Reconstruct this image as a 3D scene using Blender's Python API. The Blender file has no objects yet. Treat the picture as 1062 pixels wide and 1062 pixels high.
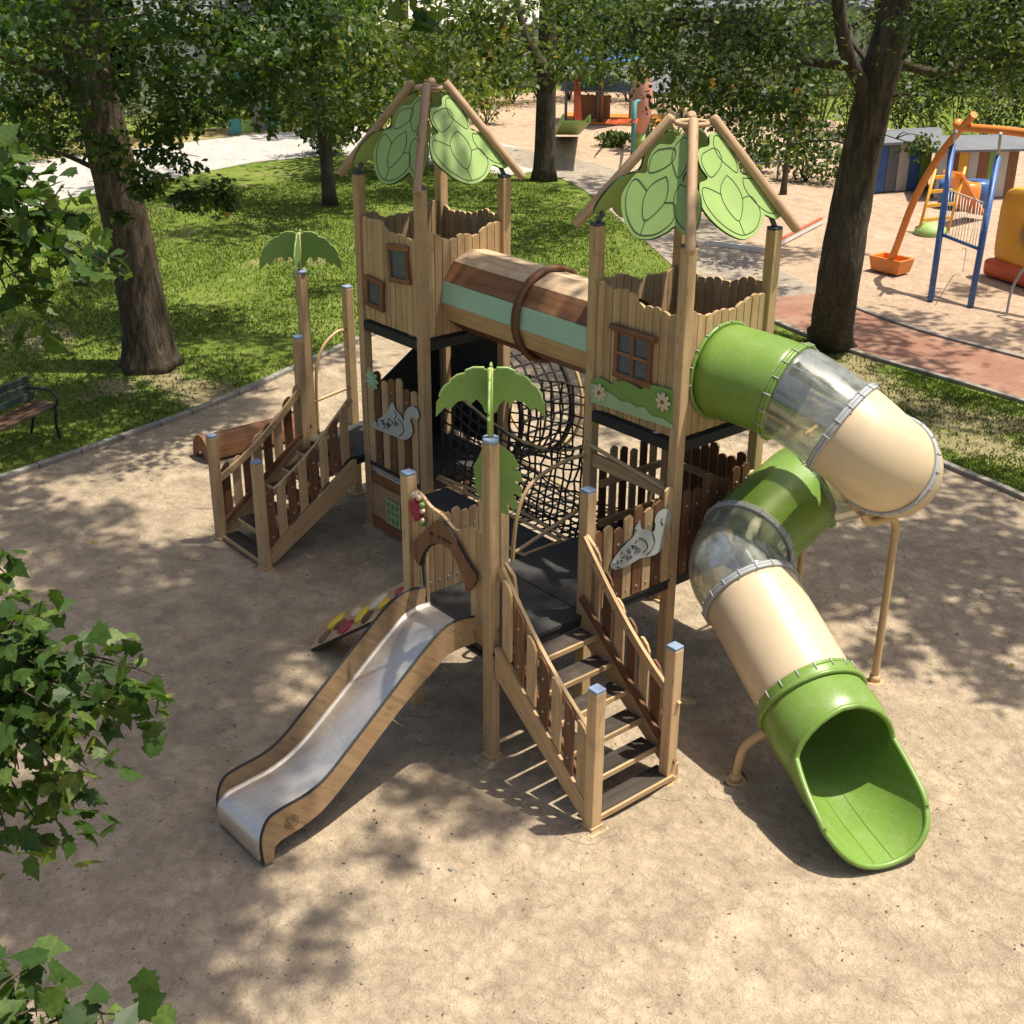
import bpy, math, random
import numpy as np
from mathutils import Vector as V, Matrix, Quaternion
R = random.Random(11); rng = np.random.default_rng(11)
C = bpy.context.scene.collection
pi = math.pi
ZERO = V((0, 0, 0))

# ------------------------------------------------------------------ camera
CAM = V((6.9126, -5.6403, 6.3139))
CF = V((-0.69419659, 0.58750819, -0.41584277)); CR = V((0.64427173, 0.76478057, 0.00496248)); CU = V((-0.32094397, 0.2644708, 0.90942298))
FPX = 1346.443
def ray(px, py):
    return (CF + CR * ((px - 531) / FPX) - CU * ((py - 531) / FPX)).normalized()
def U(px, py, ax, val):              # where the sight line of a photo point meets the plane axis=val
    d = ray(px, py); return CAM + d * ((val - CAM[ax]) / d[ax])
def UP(px, py, o, n):
    d = ray(px, py); return CAM + d * ((V(o) - CAM).dot(V(n)) / d.dot(V(n)))
def at(px, py, dist): return CAM + ray(px, py) * dist

cd = bpy.data.cameras.new('camera'); cam = bpy.data.objects.new('camera', cd); C.objects.link(cam)
m = Matrix((CR, CU, -CF)).transposed().to_4x4(); m.translation = CAM
cam.matrix_world = m
cd.sensor_width = 36; cd.lens = 36 * FPX / 1062; cd.clip_end = 2000; cd.clip_start = .05
bpy.context.scene.camera = cam

# ------------------------------------------------------------------ light
SUN = V((.21, .26, 1)).normalized()
sl = bpy.data.lights.new('sun', 'SUN'); so = bpy.data.objects.new('sun', sl); C.objects.link(so)
sl.energy = 4.7; sl.angle = math.radians(.8); sl.color = (1, .94, .82)
so.rotation_euler = (-SUN).to_track_quat('-Z', 'Y').to_euler()
w = bpy.data.worlds.new('World'); bpy.context.scene.world = w; w.use_nodes = True
nt = w.node_tree; bg = nt.nodes['Background']; sk = nt.nodes.new('ShaderNodeTexSky')
sk.sky_type = 'NISHITA'; sk.sun_disc = False; sk.sun_elevation = math.asin(SUN.z); sk.sun_rotation = math.atan2(SUN.x, SUN.y)
sk.dust_density = 4.0; sk.air_density = 1.0
nt.links.new(sk.outputs[0], bg.inputs[0]); bg.inputs[1].default_value = .098
sc = bpy.context.scene
sc.view_settings.view_transform = 'Standard'; sc.view_settings.look = 'None'; sc.view_settings.exposure = .58
sc.cycles.use_denoising = True
sc.cycles.max_bounces = 8; sc.cycles.transparent_max_bounces = 16; sc.cycles.transmission_bounces = 6; sc.cycles.caustics_reflective = False

# ------------------------------------------------------------------ materials
def newmat(name):
    m = bpy.data.materials.new(name); m.use_nodes = True
    return m, m.node_tree, m.node_tree.nodes['Principled BSDF']
class N:
    def __init__(s, nt): s.nt = nt
    def n(s, t, **k):
        o = s.nt.nodes.new(t)
        for a, b in k.items(): setattr(o, a, b)
        return o
    def l(s, a, b): s.nt.links.new(a, b)
    def attr(s, name): return s.n('ShaderNodeAttribute', attribute_name=name)
    def noise(s, vec, scale, det=4, rough=.55, dist=0):
        o = s.n('ShaderNodeTexNoise'); o.inputs['Scale'].default_value = scale; o.inputs['Detail'].default_value = det
        o.inputs['Roughness'].default_value = rough; o.inputs['Distortion'].default_value = dist
        if vec is not None: s.l(vec, o.inputs['Vector'])
        return o.outputs['Fac']
    def ramp(s, fac, stops):
        o = s.n('ShaderNodeValToRGB'); e = o.color_ramp.elements
        while len(e) < len(stops): e.new(.5)
        for k, (p, c) in enumerate(stops): e[k].position = p; e[k].color = tuple(c) + (1,) if len(c) == 3 else c
        s.l(fac, o.inputs[0]); return o.outputs[0]
    def mix(s, fac, a, b, mode='MIX'):
        o = s.n('ShaderNodeMix', data_type='RGBA', blend_type=mode)
        for sock, v in ((o.inputs[0], fac), (o.inputs[6], a), (o.inputs[7], b)):
            if hasattr(v, 'is_linked') or hasattr(v, 'links'): s.l(v, sock)
            else: sock.default_value = v if not isinstance(v, tuple) or len(v) == 4 else v + (1,)
        return o.outputs[2]
    def mapping(s, vec, sc):
        o = s.n('ShaderNodeMapping'); o.inputs['Scale'].default_value = sc; s.l(vec, o.inputs['Vector']); return o.outputs[0]
    def bump(s, h, strength, dist, bsdf, prev=None):
        o = s.n('ShaderNodeBump'); o.inputs['Strength'].default_value = strength; o.inputs['Distance'].default_value = dist
        s.l(h, o.inputs['Height'])
        if prev is not None: s.l(prev, o.inputs['Normal'])
        s.l(o.outputs[0], bsdf.inputs['Normal']); return o.outputs[0]
    def math(s, op, a, b=None):
        o = s.n('ShaderNodeMath', operation=op)
        for i, v in enumerate((a, b)):
            if v is None: continue
            if isinstance(v, (int, float)): o.inputs[i].default_value = v
            else: s.l(v, o.inputs[i])
        return o.outputs[0]
    def pos(s): return s.n('ShaderNodeNewGeometry').outputs['Position']

def wood(name, light, dark, knots=.5, rough=.62, var=.25):
    m, nt, b = newmat(name); g = N(nt)
    gc = g.attr('gc').outputs['Vector']; tone = g.attr('tone').outputs['Fac']
    mp = g.mapping(gc, (26, 26, 1.3)); n1 = g.noise(mp, 1.0, 5, .6, .6)
    mp2 = g.mapping(gc, (120, 120, 5)); n2 = g.noise(mp2, 1.0, 3, .6)
    mp3 = g.mapping(gc, (5, 5, 1.2)); n3 = g.noise(mp3, 1.0, 3, .5)
    col = g.ramp(n1, [(.3, [x * .82 for x in dark]), (.5, [(a + c) / 2 for a, c in zip(light, dark)]), (.66, light)])
    col = g.mix(g.math('MULTIPLY', n2, .35), col, tuple(x * .62 for x in dark))
    col = g.mix(g.math('MULTIPLY', g.math('SUBTRACT', n3, .35), .5 * knots + .2), col, tuple(x * .8 for x in dark))
    vo = g.n('ShaderNodeTexVoronoi'); vo.inputs['Scale'].default_value = 1.0; g.l(g.mapping(gc, (11, 11, 3.1)), vo.inputs['Vector'])
    col = g.mix(g.ramp(vo.outputs['Distance'], [(.07, (.85 * knots + .1,) * 3), (.17, (0, 0, 0))]), col, tuple(x * .42 for x in dark))
    dn = g.noise(g.pos(), 4.5, 5, .65)
    col = g.mix(g.ramp(dn, [(.52, (0, 0, 0)), (.74, (.34,) * 3)]), col, (.16, .13, .095))
    t = g.ramp(tone, [(0, (1 - var,) * 3), (1, (1 + var * .3, 1 + var * .25, 1 + var * .2))])
    col = g.mix(1.0, col, t, 'MULTIPLY')
    g.l(col, b.inputs['Base Color']); b.inputs['Roughness'].default_value = rough; b.inputs['Specular IOR Level'].default_value = .3
    g.bump(g.math('ADD', n1, n2), .25, .004, b)
    return m
def plastic(name, col, rough=.4, var=.12, spec=.45, bump=.0, coat=0):
    m, nt, b = newmat(name); g = N(nt); p = g.pos()
    n1 = g.noise(p, 2.2, 5, .6); n2 = g.noise(p, 55, 3, .6)
    c = g.ramp(n1, [(.3, [x * (1 - var) for x in col]), (.7, [min(1, x * (1 + var * .6)) for x in col])])
    dm = .22 if max(col) > .1 else .07; dust = g.ramp(n2, [(.45, (0, 0, 0)), (.8, (dm, dm, dm))])
    c = g.mix(dust, c, (.42, .36, .27))
    if max(col) > .1: n3 = g.noise(g.mapping(p, (3, 3, 9)), 2.0, 6, .7); c = g.mix(g.ramp(n3, [(.5, (0, 0, 0)), (.72, (.2,) * 3)]), c, (.40, .345, .25))
    g.l(c, b.inputs['Base Color']); b.inputs['Specular IOR Level'].default_value = spec
    r = g.ramp(n1, [(.3, (rough * .85,) * 3), (.75, (min(1, rough * 1.25),) * 3)]); g.l(r, b.inputs['Roughness'])
    if coat: b.inputs['Coat Weight'].default_value = coat
    if bump: g.bump(n2, bump, .003, b)
    return m
M = {}
M['post'] = wood('post_wood', (.68, .475, .265), (.55, .365, .19))
M['plank'] = wood('plank_wood', (.64, .44, .24), (.50, .33, .165), var=.25)
M['pole'] = wood('pole_wood', (.58, .39, .245), (.45, .285, .165))
M['brown'] = wood('brown_stained_wood', (.26, .125, .062), (.145, .066, .032), var=.35)
M['brown2'] = wood('terracotta_plank', (.34, .16, .075), (.21, .09, .042))
M['cream_w'] = wood('cream_plank', (.62, .46, .30), (.5, .35, .21))
M['ply'] = wood('plywood', (.56, .37, .20), (.43, .275, .14), rough=.5)
M['tread'] = wood('worn_tread', (.075, .058, .044), (.038, .03, .024))
M['mint'] = plastic('mint_panel', (.38, .60, .44), .45)
M['leafpanel'] = plastic('light_green_board', (.30, .44, .13), .5, bump=.15)
M['leafdark'] = plastic('green_board', (.17, .31, .06), .5, bump=.1)
M['groove'] = plastic('dark_green_groove', (.02, .05, .012), .7)
M['tubegreen'] = plastic('green_polyethylene', (.148, .262, .036), .38, .14, .45, .06, coat=.08)
M['tubecream'] = plastic('cream_polyethylene', (.60, .465, .30), .36, .1, .45, .05, coat=.08)
M['black'] = plastic('black_rubber', (.018, .018, .02), .75)
M['deck'] = plastic('dark_deck', (.036, .035, .034), .8, .3)
M['cap'] = plastic('blue_grey_cap', (.22, .30, .43), .45)
M['darkcap'] = plastic('dark_grey_cap', (.05, .065, .085), .45)
M['white'] = plastic('grey_white_board', (.44, .46, .43), .55)
M['ink'] = plastic('engraved_line', (.03, .03, .028), .8)
M['red'] = plastic('raspberry_red', (.35, .012, .04), .5)
M['pale'] = plastic('pale_green_board', (.36, .5, .27), .55)
M['peach'] = plastic('peach_board', (.66, .54, .38), .55)
M['stemgreen'] = plastic('yellow_green_stem', (.36, .38, .09), .5)
M['yellow'] = plastic('yellow_hold', (.75, .52, .02), .45)
M['glass_d'] = plastic('window_blue_grey', (.05, .07, .11), .4)
M['galv'] = plastic('galvanised_flange', (.36, .37, .38), .5)
M['tan'] = plastic('tan_steel_tube', (.52, .35, .17), .42)
M['rope'] = plastic('black_rope', (.016, .015, .014), .85)
M['tanrope'] = plastic('tan_rope', (.40, .27, .13), .85)
M['orange'] = plastic('orange_paint', (.72, .22, .03), .4)
M['blue'] = plastic('blue_paint', (.03, .11, .33), .4)
M['yel'] = plastic('yellow_plastic', (.75, .36, .02), .4)
M['redor'] = plastic('red_orange_plastic', (.62, .09, .02), .4)
M['grey'] = plastic('grey_metal', (.35, .36, .37), .4)
M['teal'] = plastic('teal_paint', (.03, .22, .22), .5)
M['whitep'] = plastic('white_paint', (.72, .72, .70), .5)
M['roofgrey'] = plastic('grey_sheet', (.13, .14, .155), .6)
M['pinkish'] = plastic('salmon_paint', (.55, .25, .18), .5)
M['dgreen'] = plastic('dark_iron', (.012, .02, .018), .45)
M['bench'] = wood('bench_slat', (.16, .09, .05), (.09, .05, .03))
M['slatgreen'] = wood('bench_back_slat', (.05, .085, .075), (.03, .05, .045))
M['wallpale'] = plastic('pale_render', (.5, .47, .42), .8)
# clear plastic: a thin clear shell
m, nt, b = newmat('clear_polycarbonate'); g = N(nt)
tr = g.n('ShaderNodeBsdfTransparent'); tr.inputs[0].default_value = (.93, .93, .84, 1)
gl = g.n('ShaderNodeBsdfGlossy'); gl.inputs['Roughness'].default_value = .06; gl.inputs[0].default_value = (.95, .97, 1, 1)
df = g.n('ShaderNodeBsdfDiffuse'); df.inputs[0].default_value = (.80, .82, .82, 1)
fr = g.n('ShaderNodeLayerWeight'); fr.inputs[0].default_value = .42
mx = g.n('ShaderNodeMixShader'); g.l(g.math('ADD', g.math('MULTIPLY', fr.outputs['Fresnel'], .6), .05), mx.inputs[0]); g.l(tr.outputs[0], mx.inputs[1]); g.l(gl.outputs[0], mx.inputs[2])
mx2 = g.n('ShaderNodeMixShader'); sn = g.noise(g.mapping(g.pos(), (6, 6, 2)), 1.5, 4); g.l(g.ramp(sn, [(.36, (.05,) * 3), (.76, (.15,) * 3)]), mx2.inputs[0])  # uneven pale haze, bright sky reflections put in as diffuse colour
g.l(mx.outputs[0], mx2.inputs[1]); g.l(df.outputs[0], mx2.inputs[2])
g.bump(g.noise(g.pos(), 4, 2), .10, .05, gl)
g.l(mx2.outputs[0], nt.nodes['Material Output'].inputs[0]); M['clear'] = m
# steel
m, nt, b = newmat('stainless_steel'); g = N(nt); b.inputs['Metallic'].default_value = 1
n1 = g.noise(g.mapping(g.pos(), (60, 2, 60)), 1, 4); n2 = g.noise(g.pos(), 3, 4)
g.l(g.ramp(n1, [(.3, (.72, .66, .58)), (.7, (.86, .80, .71))]), b.inputs['Base Color'])
g.l(g.ramp(n2, [(.3, (.42,) * 3), (.7, (.56,) * 3)]), b.inputs['Roughness']); g.bump(n1, .08, .002, b); M['steel'] = m
# bark
def bark(name, a, c):
    m, nt, b = newmat(name); g = N(nt); p = g.pos()
    n1 = g.noise(g.mapping(p, (11, 11, 2.2)), 1, 6, .65, 1.2); n2 = g.noise(p, 1.6, 3)
    col = g.ramp(n1, [(.32, [x * .35 for x in a]), (.5, a), (.7, c)]); col = g.mix(g.math('MULTIPLY', n2, .5), col, (.06, .06, .035))
    g.l(col, b.inputs['Base Color']); b.inputs['Roughness'].default_value = .9; b.inputs['Specular IOR Level'].default_value = .15
    g.bump(n1, 1.0, .05, b); return m
M['bark'] = bark('brown_bark', (.085, .06, .042), (.18, .14, .10))
M['bark2'] = bark('dark_bark', (.075, .056, .042), (.15, .118, .088))
def leafmat(name, dark, mid, light, trans=.35):
    m, nt, b = newmat(name); g = N(nt); t = g.attr('tone').outputs['Fac']
    col = g.ramp(t, [(0, dark), (.55, mid), (.93, light), (1, [light[0] * 1.5, light[1] * 1.15, light[2]])])
    lm = g.noise(g.pos(), 38, 3, .6); col = g.mix(g.ramp(lm, [(.42, (.45,) * 3), (.62, (0, 0, 0))]), col, tuple(x * .75 for x in dark))
    g.l(col, b.inputs['Base Color']); b.inputs['Roughness'].default_value = .48; b.inputs['Specular IOR Level'].default_value = .36
    tb = g.n('ShaderNodeBsdfTranslucent'); g.l(g.mix(1, col, (1.25, 1.35, .5), 'MULTIPLY'), tb.inputs[0])
    mx = g.n('ShaderNodeMixShader'); mx.inputs[0].default_value = trans
    g.l(b.outputs[0], mx.inputs[1]); g.l(tb.outputs[0], mx.inputs[2]); g.l(mx.outputs[0], nt.nodes['Material Output'].inputs[0]); return m
M['leafA'] = leafmat('maple_leaf', (.028, .06, .013), (.065, .125, .024), (.16, .23, .045), .42)
M['leafB'] = leafmat('broad_leaf', (.03, .058, .014), (.07, .12, .026), (.17, .225, .05), .42)
M['leafC'] = leafmat('far_leaf', (.04, .072, .018), (.095, .15, .034), (.23, .28, .07), .45)
M['leafL'] = leafmat('sunny_leaf', (.06, .10, .02), (.15, .215, .04), (.33, .37, .085), .48)  # brighter copy of the far leaf, sunlit highlights put into its colour
M['leafD'] = leafmat('grey_leaf', (.07, .095, .045), (.13, .165, .08), (.23, .26, .14), .4)
M['leafY'] = leafmat('yellowing_leaf', (.12, .16, .02), (.26, .25, .03), (.42, .34, .04))
M['grassb'] = leafmat('grass_blade', (.075, .115, .018), (.15, .205, .034), (.28, .31, .08), .35)

# ------------------------------------------------------------------ mesh helper
class MB:
    def __init__(s): s.v = []; s.f = []; s.mi = []; s.g = []; s.t = []; s.sm = []
    def add(s, vs, fs, mat=0, gc=None, tone=None, smooth=False):
        o = len(s.v); s.v += [V(x) for x in vs]
        off = V((R.uniform(-9, 9), R.uniform(-9, 9), R.uniform(-9, 9)))
        s.g += [V(x) + off for x in (gc if gc is not None else vs)]
        tn = R.random() if tone is None else tone
        s.t += [tn] * len(vs)
        for f in fs: s.f.append([i + o for i in f]); s.mi.append(mat); s.sm.append(smooth)
    def box(s, c, size, rot=None, mat=0, tone=None):
        hx, hy, hz = [x / 2 for x in size]; L = max(range(3), key=lambda i: size[i])
        loc = [V((x, y, z)) for z in (-hz, hz) for y in (-hy, hy) for x in (-hx, hx)]
        perm = {0: (1, 2, 0), 1: (0, 2, 1), 2: (0, 1, 2)}[L]
        gc = [V((p[perm[0]], p[perm[1]], p[perm[2]])) for p in loc]
        vs = [V(c) + (rot @ p if rot else p) for p in loc]
        s.add(vs, [(0, 2, 3, 1), (4, 5, 7, 6), (0, 1, 5, 4), (2, 6, 7, 3), (0, 4, 6, 2), (1, 3, 7, 5)], mat, gc, tone)
    def beam(s, p, q, w, h, up=(0, 0, 1), mat=0, tone=None):
        p, q = V(p), V(q); z = (q - p); L = z.length; z.normalize(); x = z.cross(V(up)).normalized(); y = x.cross(z)
        rot = Matrix((x, z, y)).transposed(); s.box((p + q) / 2, (w, L, h), rot, mat, tone)
    def prism(s, pts, d, mat=0, tone=None, side=None):
        pts = [V(p) for p in pts]; n = len(pts); d = V(d)
        vs = pts + [p + d for p in pts]; o = pts[0]
        ln = max(((a - b) for a in pts[:1] for b in pts), key=lambda v: v.length)
        s.add(vs, [tuple(range(n))[::-1], tuple(range(n, 2 * n))] , mat, None, tone)
        k = len(s.v) - 2 * n
        for i in range(n):
            j = (i + 1) % n; s.f.append([k + i, k + j, k + n + j, k + n + i]); s.mi.append(mat if side is None else side); s.sm.append(False)
    def vprism(s, pts, d, mat=0, tone=None, axis=None):   # prism whose grain runs along axis
        a = len(s.g); s.prism(pts, d, mat, tone); ax = V(axis or (0, 0, 1)).normalized()
        u = ax.orthogonal().normalized(); v = ax.cross(u); off = V((R.uniform(-9, 9), R.uniform(-9, 9), R.uniform(-9, 9)))
        for i in range(a, len(s.g)): p = s.v[i]; s.g[i] = V((p.dot(u), p.dot(v), p.dot(ax))) + off
    def tube(s, path, r, n=10, mat=0, cap=True, closed=False, tone=None, flute=None):
        path = [V(p) for p in path]; k = len(path); rr = r if isinstance(r, (list, tuple)) else [r] * k
        T = []
        for i in range(k):
            a = path[(i - 1) % k] if closed or i > 0 else path[0]; b = path[(i + 1) % k] if closed or i < k - 1 else path[-1]
            T.append((b - a).normalized())
        X = T[0].orthogonal().normalized(); vs = []; gc = []; L = 0
        for i in range(k):
            if i: X = (T[i - 1].rotation_difference(T[i]) @ X).normalized(); L += (path[i] - path[i - 1]).length
            X = (X - T[i] * X.dot(T[i])).normalized(); Y = T[i].cross(X)
            for j in range(n):
                a = 2 * pi * j / n; q = rr[i] * (flute(i, a) if flute else 1)
                vs.append(path[i] + X * (q * math.cos(a)) + Y * (q * math.sin(a))); gc.append(V((q * math.cos(a), q * math.sin(a), L)))
        fs = []
        for i in range(k if closed else k - 1):
            i2 = (i + 1) % k
            for j in range(n): j2 = (j + 1) % n; fs.append((i * n + j, i * n + j2, i2 * n + j2, i2 * n + j))
        s.add(vs, fs, mat, gc, tone, True)
        if cap and not closed:
            o = len(s.v) - len(vs); s.f.append([o + j for j in range(n)][::-1]); s.f.append([o + (k - 1) * n + j for j in range(n)]); s.mi += [mat] * 2; s.sm += [False] * 2
    def ring(s, c, nrm, r, rt, n=36, m=8, mat=0, tone=None):
        x = V(nrm).orthogonal().normalized(); y = V(nrm).normalized().cross(x)
        s.tube([V(c) + (x * math.cos(2 * pi * i / n) + y * math.sin(2 * pi * i / n)) * r for i in range(n)], rt, m, mat, closed=True, tone=tone)
    def build(s, name, mats, parent=None, org=None, bevel=0):
        po = ORG.get(parent.name, ZERO) if parent else ZERO
        org = V(org) if org is not None else po
        me = bpy.data.meshes.new(name); me.from_pydata([tuple(v - org) for v in s.v], [], s.f)
        for mm in (mats if isinstance(mats, (list, tuple)) else [mats]): me.materials.append(M[mm] if isinstance(mm, str) else mm)
        me.polygons.foreach_set('material_index', s.mi); me.polygons.foreach_set('use_smooth', s.sm)
        a = me.attributes.new('gc', 'FLOAT_VECTOR', 'POINT'); a.data.foreach_set('vector', [c for g in s.g for c in g])
        a = me.attributes.new('tone', 'FLOAT', 'POINT'); a.data.foreach_set('value', s.t)
        me.update()
        o = bpy.data.objects.new(name, me); C.objects.link(o); o.location = org - po; ORG[o.name] = org
        if parent: o.parent = parent
        if bevel:
            b = o.modifiers.new('bevel', 'BEVEL'); b.width = bevel; b.segments = 2; b.limit_method = 'ANGLE'; b.angle_limit = math.radians(40)
        return o
ORG = {}
def tag(o, label=None, cat=None, group=None, kind=None):
    for k, v in (('label', label), ('category', cat), ('group', group), ('kind', kind)):
        if v: o[k] = v
    return o
def empty(name, loc, parent=None):
    o = bpy.data.objects.new(name, None); C.objects.link(o); po = ORG.get(parent.name, ZERO) if parent else ZERO
    o.location = V(loc) - po; ORG[o.name] = V(loc); o.empty_display_size = .2
    if parent: o.parent = parent
    return o
def smooth_path(pts, k=8, closed=False):
    pts = [V(p) for p in pts]; n = len(pts); out = []
    for i in range(n if closed else n - 1):
        g = lambda j: pts[j % n] if closed else pts[max(0, min(n - 1, j))]
        a, b, c, d = g(i - 1), g(i), g(i + 1), g(i + 2)
        for t in [q / k for q in range(k)]:
            out.append(.5 * ((2 * b) + (c - a) * t + (2 * a - 5 * b + 4 * c - d) * t * t + (3 * b - a - 3 * c + d) * t ** 3))
    if not closed: out.append(pts[-1])
    return out
X, Y, Z = V((1, 0, 0)), V((0, 1, 0)), V((0, 0, 1))

# ================================================================== PLAY STRUCTURE
PS = tag(empty('play_structure', (-1.6, 1.5, 0)), 'wooden play structure with two leaf-roofed towers, metal slide, green and cream tube slide', 'play structure')

def post(x, y, z0, z1, parent, cap='cap', foot=True, mat='post', size=.1, rnd=False):
    b = MB()
    if rnd: b.tube([(x, y, z0), (x, y, z1)], size / 2, 20)
    else: b.box((x, y, (z0 + z1) / 2), (size, size, z1 - z0))
    o = b.build('post', mat, parent, bevel=.008)
    if foot and z0 < .05:
        f = MB(); f.box((x, y, .012), (.19, .19, .025)); f.box((x, y, .04), (.12, .12, .04)); f.build('foot_plate', 'tan', parent, bevel=.004)
    if cap:
        c = MB(); c.box((x, y, z1 + .012), (size * .98, size * .98, .028)); c.build('post_cap', cap, parent, bevel=.008)
    return o

def wavy(s, ph, base, amp=.05):      # top outline of a plank wall
    return base + amp * math.sin(s * 5.4 + ph) + .35 * amp * math.sin(s * 17 + ph * 3)
def plank_wall(p, q, z0, ztop, out, parent, ph=0., amp=.05, n=10, thick=.03, hole=None, mat='plank', name='plank_wall'):
    p, q = V(p), V(q); d = (q - p); L = d.length; d.normalize(); wd = L / n; b = MB(); out = V(out)
    for i in range(n):
        a0, a1 = i * wd + .004, (i + 1) * wd - .004; dz = R.uniform(-.012, .012)
        top = [(a, wavy(a, ph, ztop, amp) + dz - .014 * (abs(2 * (a - a0) / (a1 - a0) - 1) ** 3)) for a in [a1 + (a0 - a1) * k / 5 for k in range(6)]]
        po = R.uniform(0, .004)
        def pt(a, z): return p + d * a + Z * z + out * po
        if hole and hole[0] < a1 and hole[1] > a0:   # round opening: keep planks above and below
            c, r, zc = (hole[0] + hole[1]) / 2, (hole[1] - hole[0]) / 2, hole[2]
            hs = []
            for k in range(6):
                a = a0 + (a1 - a0) * k / 5; h2 = r * r - (a - c) ** 2; hs.append((a, math.sqrt(max(h2, 0))))
            b.vprism([pt(a, zc + h) for a, h in hs] + [pt(a, z) for a, z in top], out * -thick)
            b.vprism([pt(a0, z0), pt(a1, z0)] + [pt(a, zc - h) for a, h in hs[::-1]], out * -thick)
        else:
            b.vprism([pt(a0, z0), pt(a1, z0)] + [pt(a, z) for a, z in top], out * -thick)
    return b.build(name, mat, parent, bevel=.003)

# ---- leaf roof panel, traced once in the plane of one roof side: (across, up the slope)
RC = (-.525, 2.56)
px2 = lambda x, y: (560 + x / 3.793, 100 + y / 3.793)
HB, ZB, HT, ZT = .63, 3.93, .12, 4.80     # half width and height of roof at the bottom and at the top
def roof_frame(c, k):
    dirs = [(0, -1), (1, 0), (0, 1), (-1, 0)][k]; o = V((dirs[0], dirs[1], 0)); a = V((-o.y, o.x, 0))
    base = V((c[0], c[1], ZB)) + o * (HB - .005); up = (V((c[0], c[1], ZT)) + o * (HT + .01) - base).normalized()
    return base, a, up, a.cross(up).normalized()
ro, ra, ru, rn = roof_frame(RC, 1)
def loc2(x, y):
    p = UP(*px2(x, y), ro, rn) - ro; return (p.dot(ra), p.dot(ru))
outl = [(690, 140), (730, 160), (765, 205), (780, 250), (784, 285), (800, 308), (850, 312), (890, 345), (925, 395), (948, 450), (945, 475), (920, 480), (885, 467), (874, 500), (845, 545), (800, 562), (750, 545), (700, 510), (655, 462), (634, 420), (628, 345), (648, 332), (660, 318), (635, 282), (622, 240), (628, 205), (665, 193), (668, 155)]
LEAF_OUT = [loc2(*p) for p in outl]
grv = [[(684, 158), (684, 195), (705, 240), (740, 275), (775, 300), (772, 262), (742, 195), (700, 155), (684, 158)],
       [(640, 225), (688, 203), (715, 245), (704, 288), (672, 318), (645, 282), (634, 250), (640, 225)],
       [(735, 310), (712, 350), (715, 400), (745, 455), (783, 490), (797, 440), (793, 390), (765, 340), (735, 310)],
       [(712, 385), (642, 358), (650, 420), (700, 488), (760, 533), (805, 545), (848, 520), (866, 470), (858, 430), (828, 392), (795, 402)],
       [(797, 320), (805, 360), (840, 410), (885, 450), (925, 460), (920, 420), (890, 370), (850, 330), (797, 320)], [(783, 490), (795, 520), (805, 545)]]
LEAF_GR = [[loc2(*p) for p in g_] for g_ in grv]
mid = sum(p[0] for p in LEAF_OUT) / len(LEAF_OUT)

def roof(c, parent):
    for k in range(4):
        base, a, up, n = roof_frame(c, k); sg = 1; sx = 1
        P = lambda q: base + a * ((q[0]) * sg * sx) + up * q[1]
        b = MB(); pts = [P(q) for q in smooth2(LEAF_OUT)]
        if sg < 0: pts = pts[::-1]
        b.prism(pts, n * -.022, 0, side=1)
        for g_ in LEAF_GR:
            pp = [P(q) + n * .001 for q in smooth2(g_, False)]
            b.tube(pp, .0042, 5, 1)
        b.build('roof_leaf', ['leafpanel', 'groove'], parent, bevel=.004)
    for sx, sy in ((-1, -1), (1, -1), (1, 1), (-1, 1)):
        b = MB(); p0 = V((c[0] + sx * (HB + .03), c[1] + sy * (HB + .03), ZB + .015)); p1 = V((c[0] + sx * (HT - .005), c[1] + sy * (HT - .005), ZT + .05))
        d = (p1 - p0).normalized(); rr = .043
        b.tube([p0 - d * .006, p0, p0 + d * .02, p1 - d * .02, p1, p1 + d * .006], [.02, .036, rr, rr, .036, .02], 16)
        b.build('roof_pole', 'pole', parent)
    b = MB(); b.ring((c[0], c[1], ZT + .0), Z, .13, .022, 24, 8); b.box((c[0], c[1], ZT - .02), (.16, .16, .03)); b.build('roof_ring', 'pole', parent)
def smooth2(pts, closed=True):
    return [(p.x, p.y) for p in smooth_path([V((a, b_, 0)) for a, b_ in pts], 4, closed)]

def quad_frame(b, c, ax, w, h, out, bar=.035, tilt=0., t=.03, ext=.03, mat=0):
    c, ax, out = V(c), V(ax).normalized(), V(out); up = Z
    if tilt: q = Quaternion(out, tilt); ax, up = q @ ax, q @ up
    for sg in (-1, 1):
        b.beam(c + up * (sg * h / 2) - ax * (w / 2 + ext), c + up * (sg * h / 2) + ax * (w / 2 + ext), bar * (1.25 if ext else 1), t, out, mat)
        b.beam(c + ax * (sg * w / 2) - up * (h / 2 - bar * .6), c + ax * (sg * w / 2) + up * (h / 2 - bar * .6), bar, t * .93, out, mat)
    return ax, up

def flower(b, c, ax, up, out, r, n=8, mat=0, core=1):
    c, ax, up, out = V(c), V(ax), V(up), V(out)
    for i in range(n):
        a = 2 * pi * i / n; d = ax * math.cos(a) + up * math.sin(a); e = out.cross(d)
        pts = [c + d * (r * q) + e * (r * s_) for q, s_ in ((.1, -.08), (.55, -.22), (.88, -.17), (1, 0), (.88, .17), (.55, .22), (.1, .08))]
        b.prism(pts, out * .012, mat)
    pts = [c + out * .002 + (ax * math.cos(2 * pi * i / 12) + up * math.sin(2 * pi * i / 12)) * r * .22 for i in range(12)]
    b.prism(pts, out * .018, core)

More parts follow.
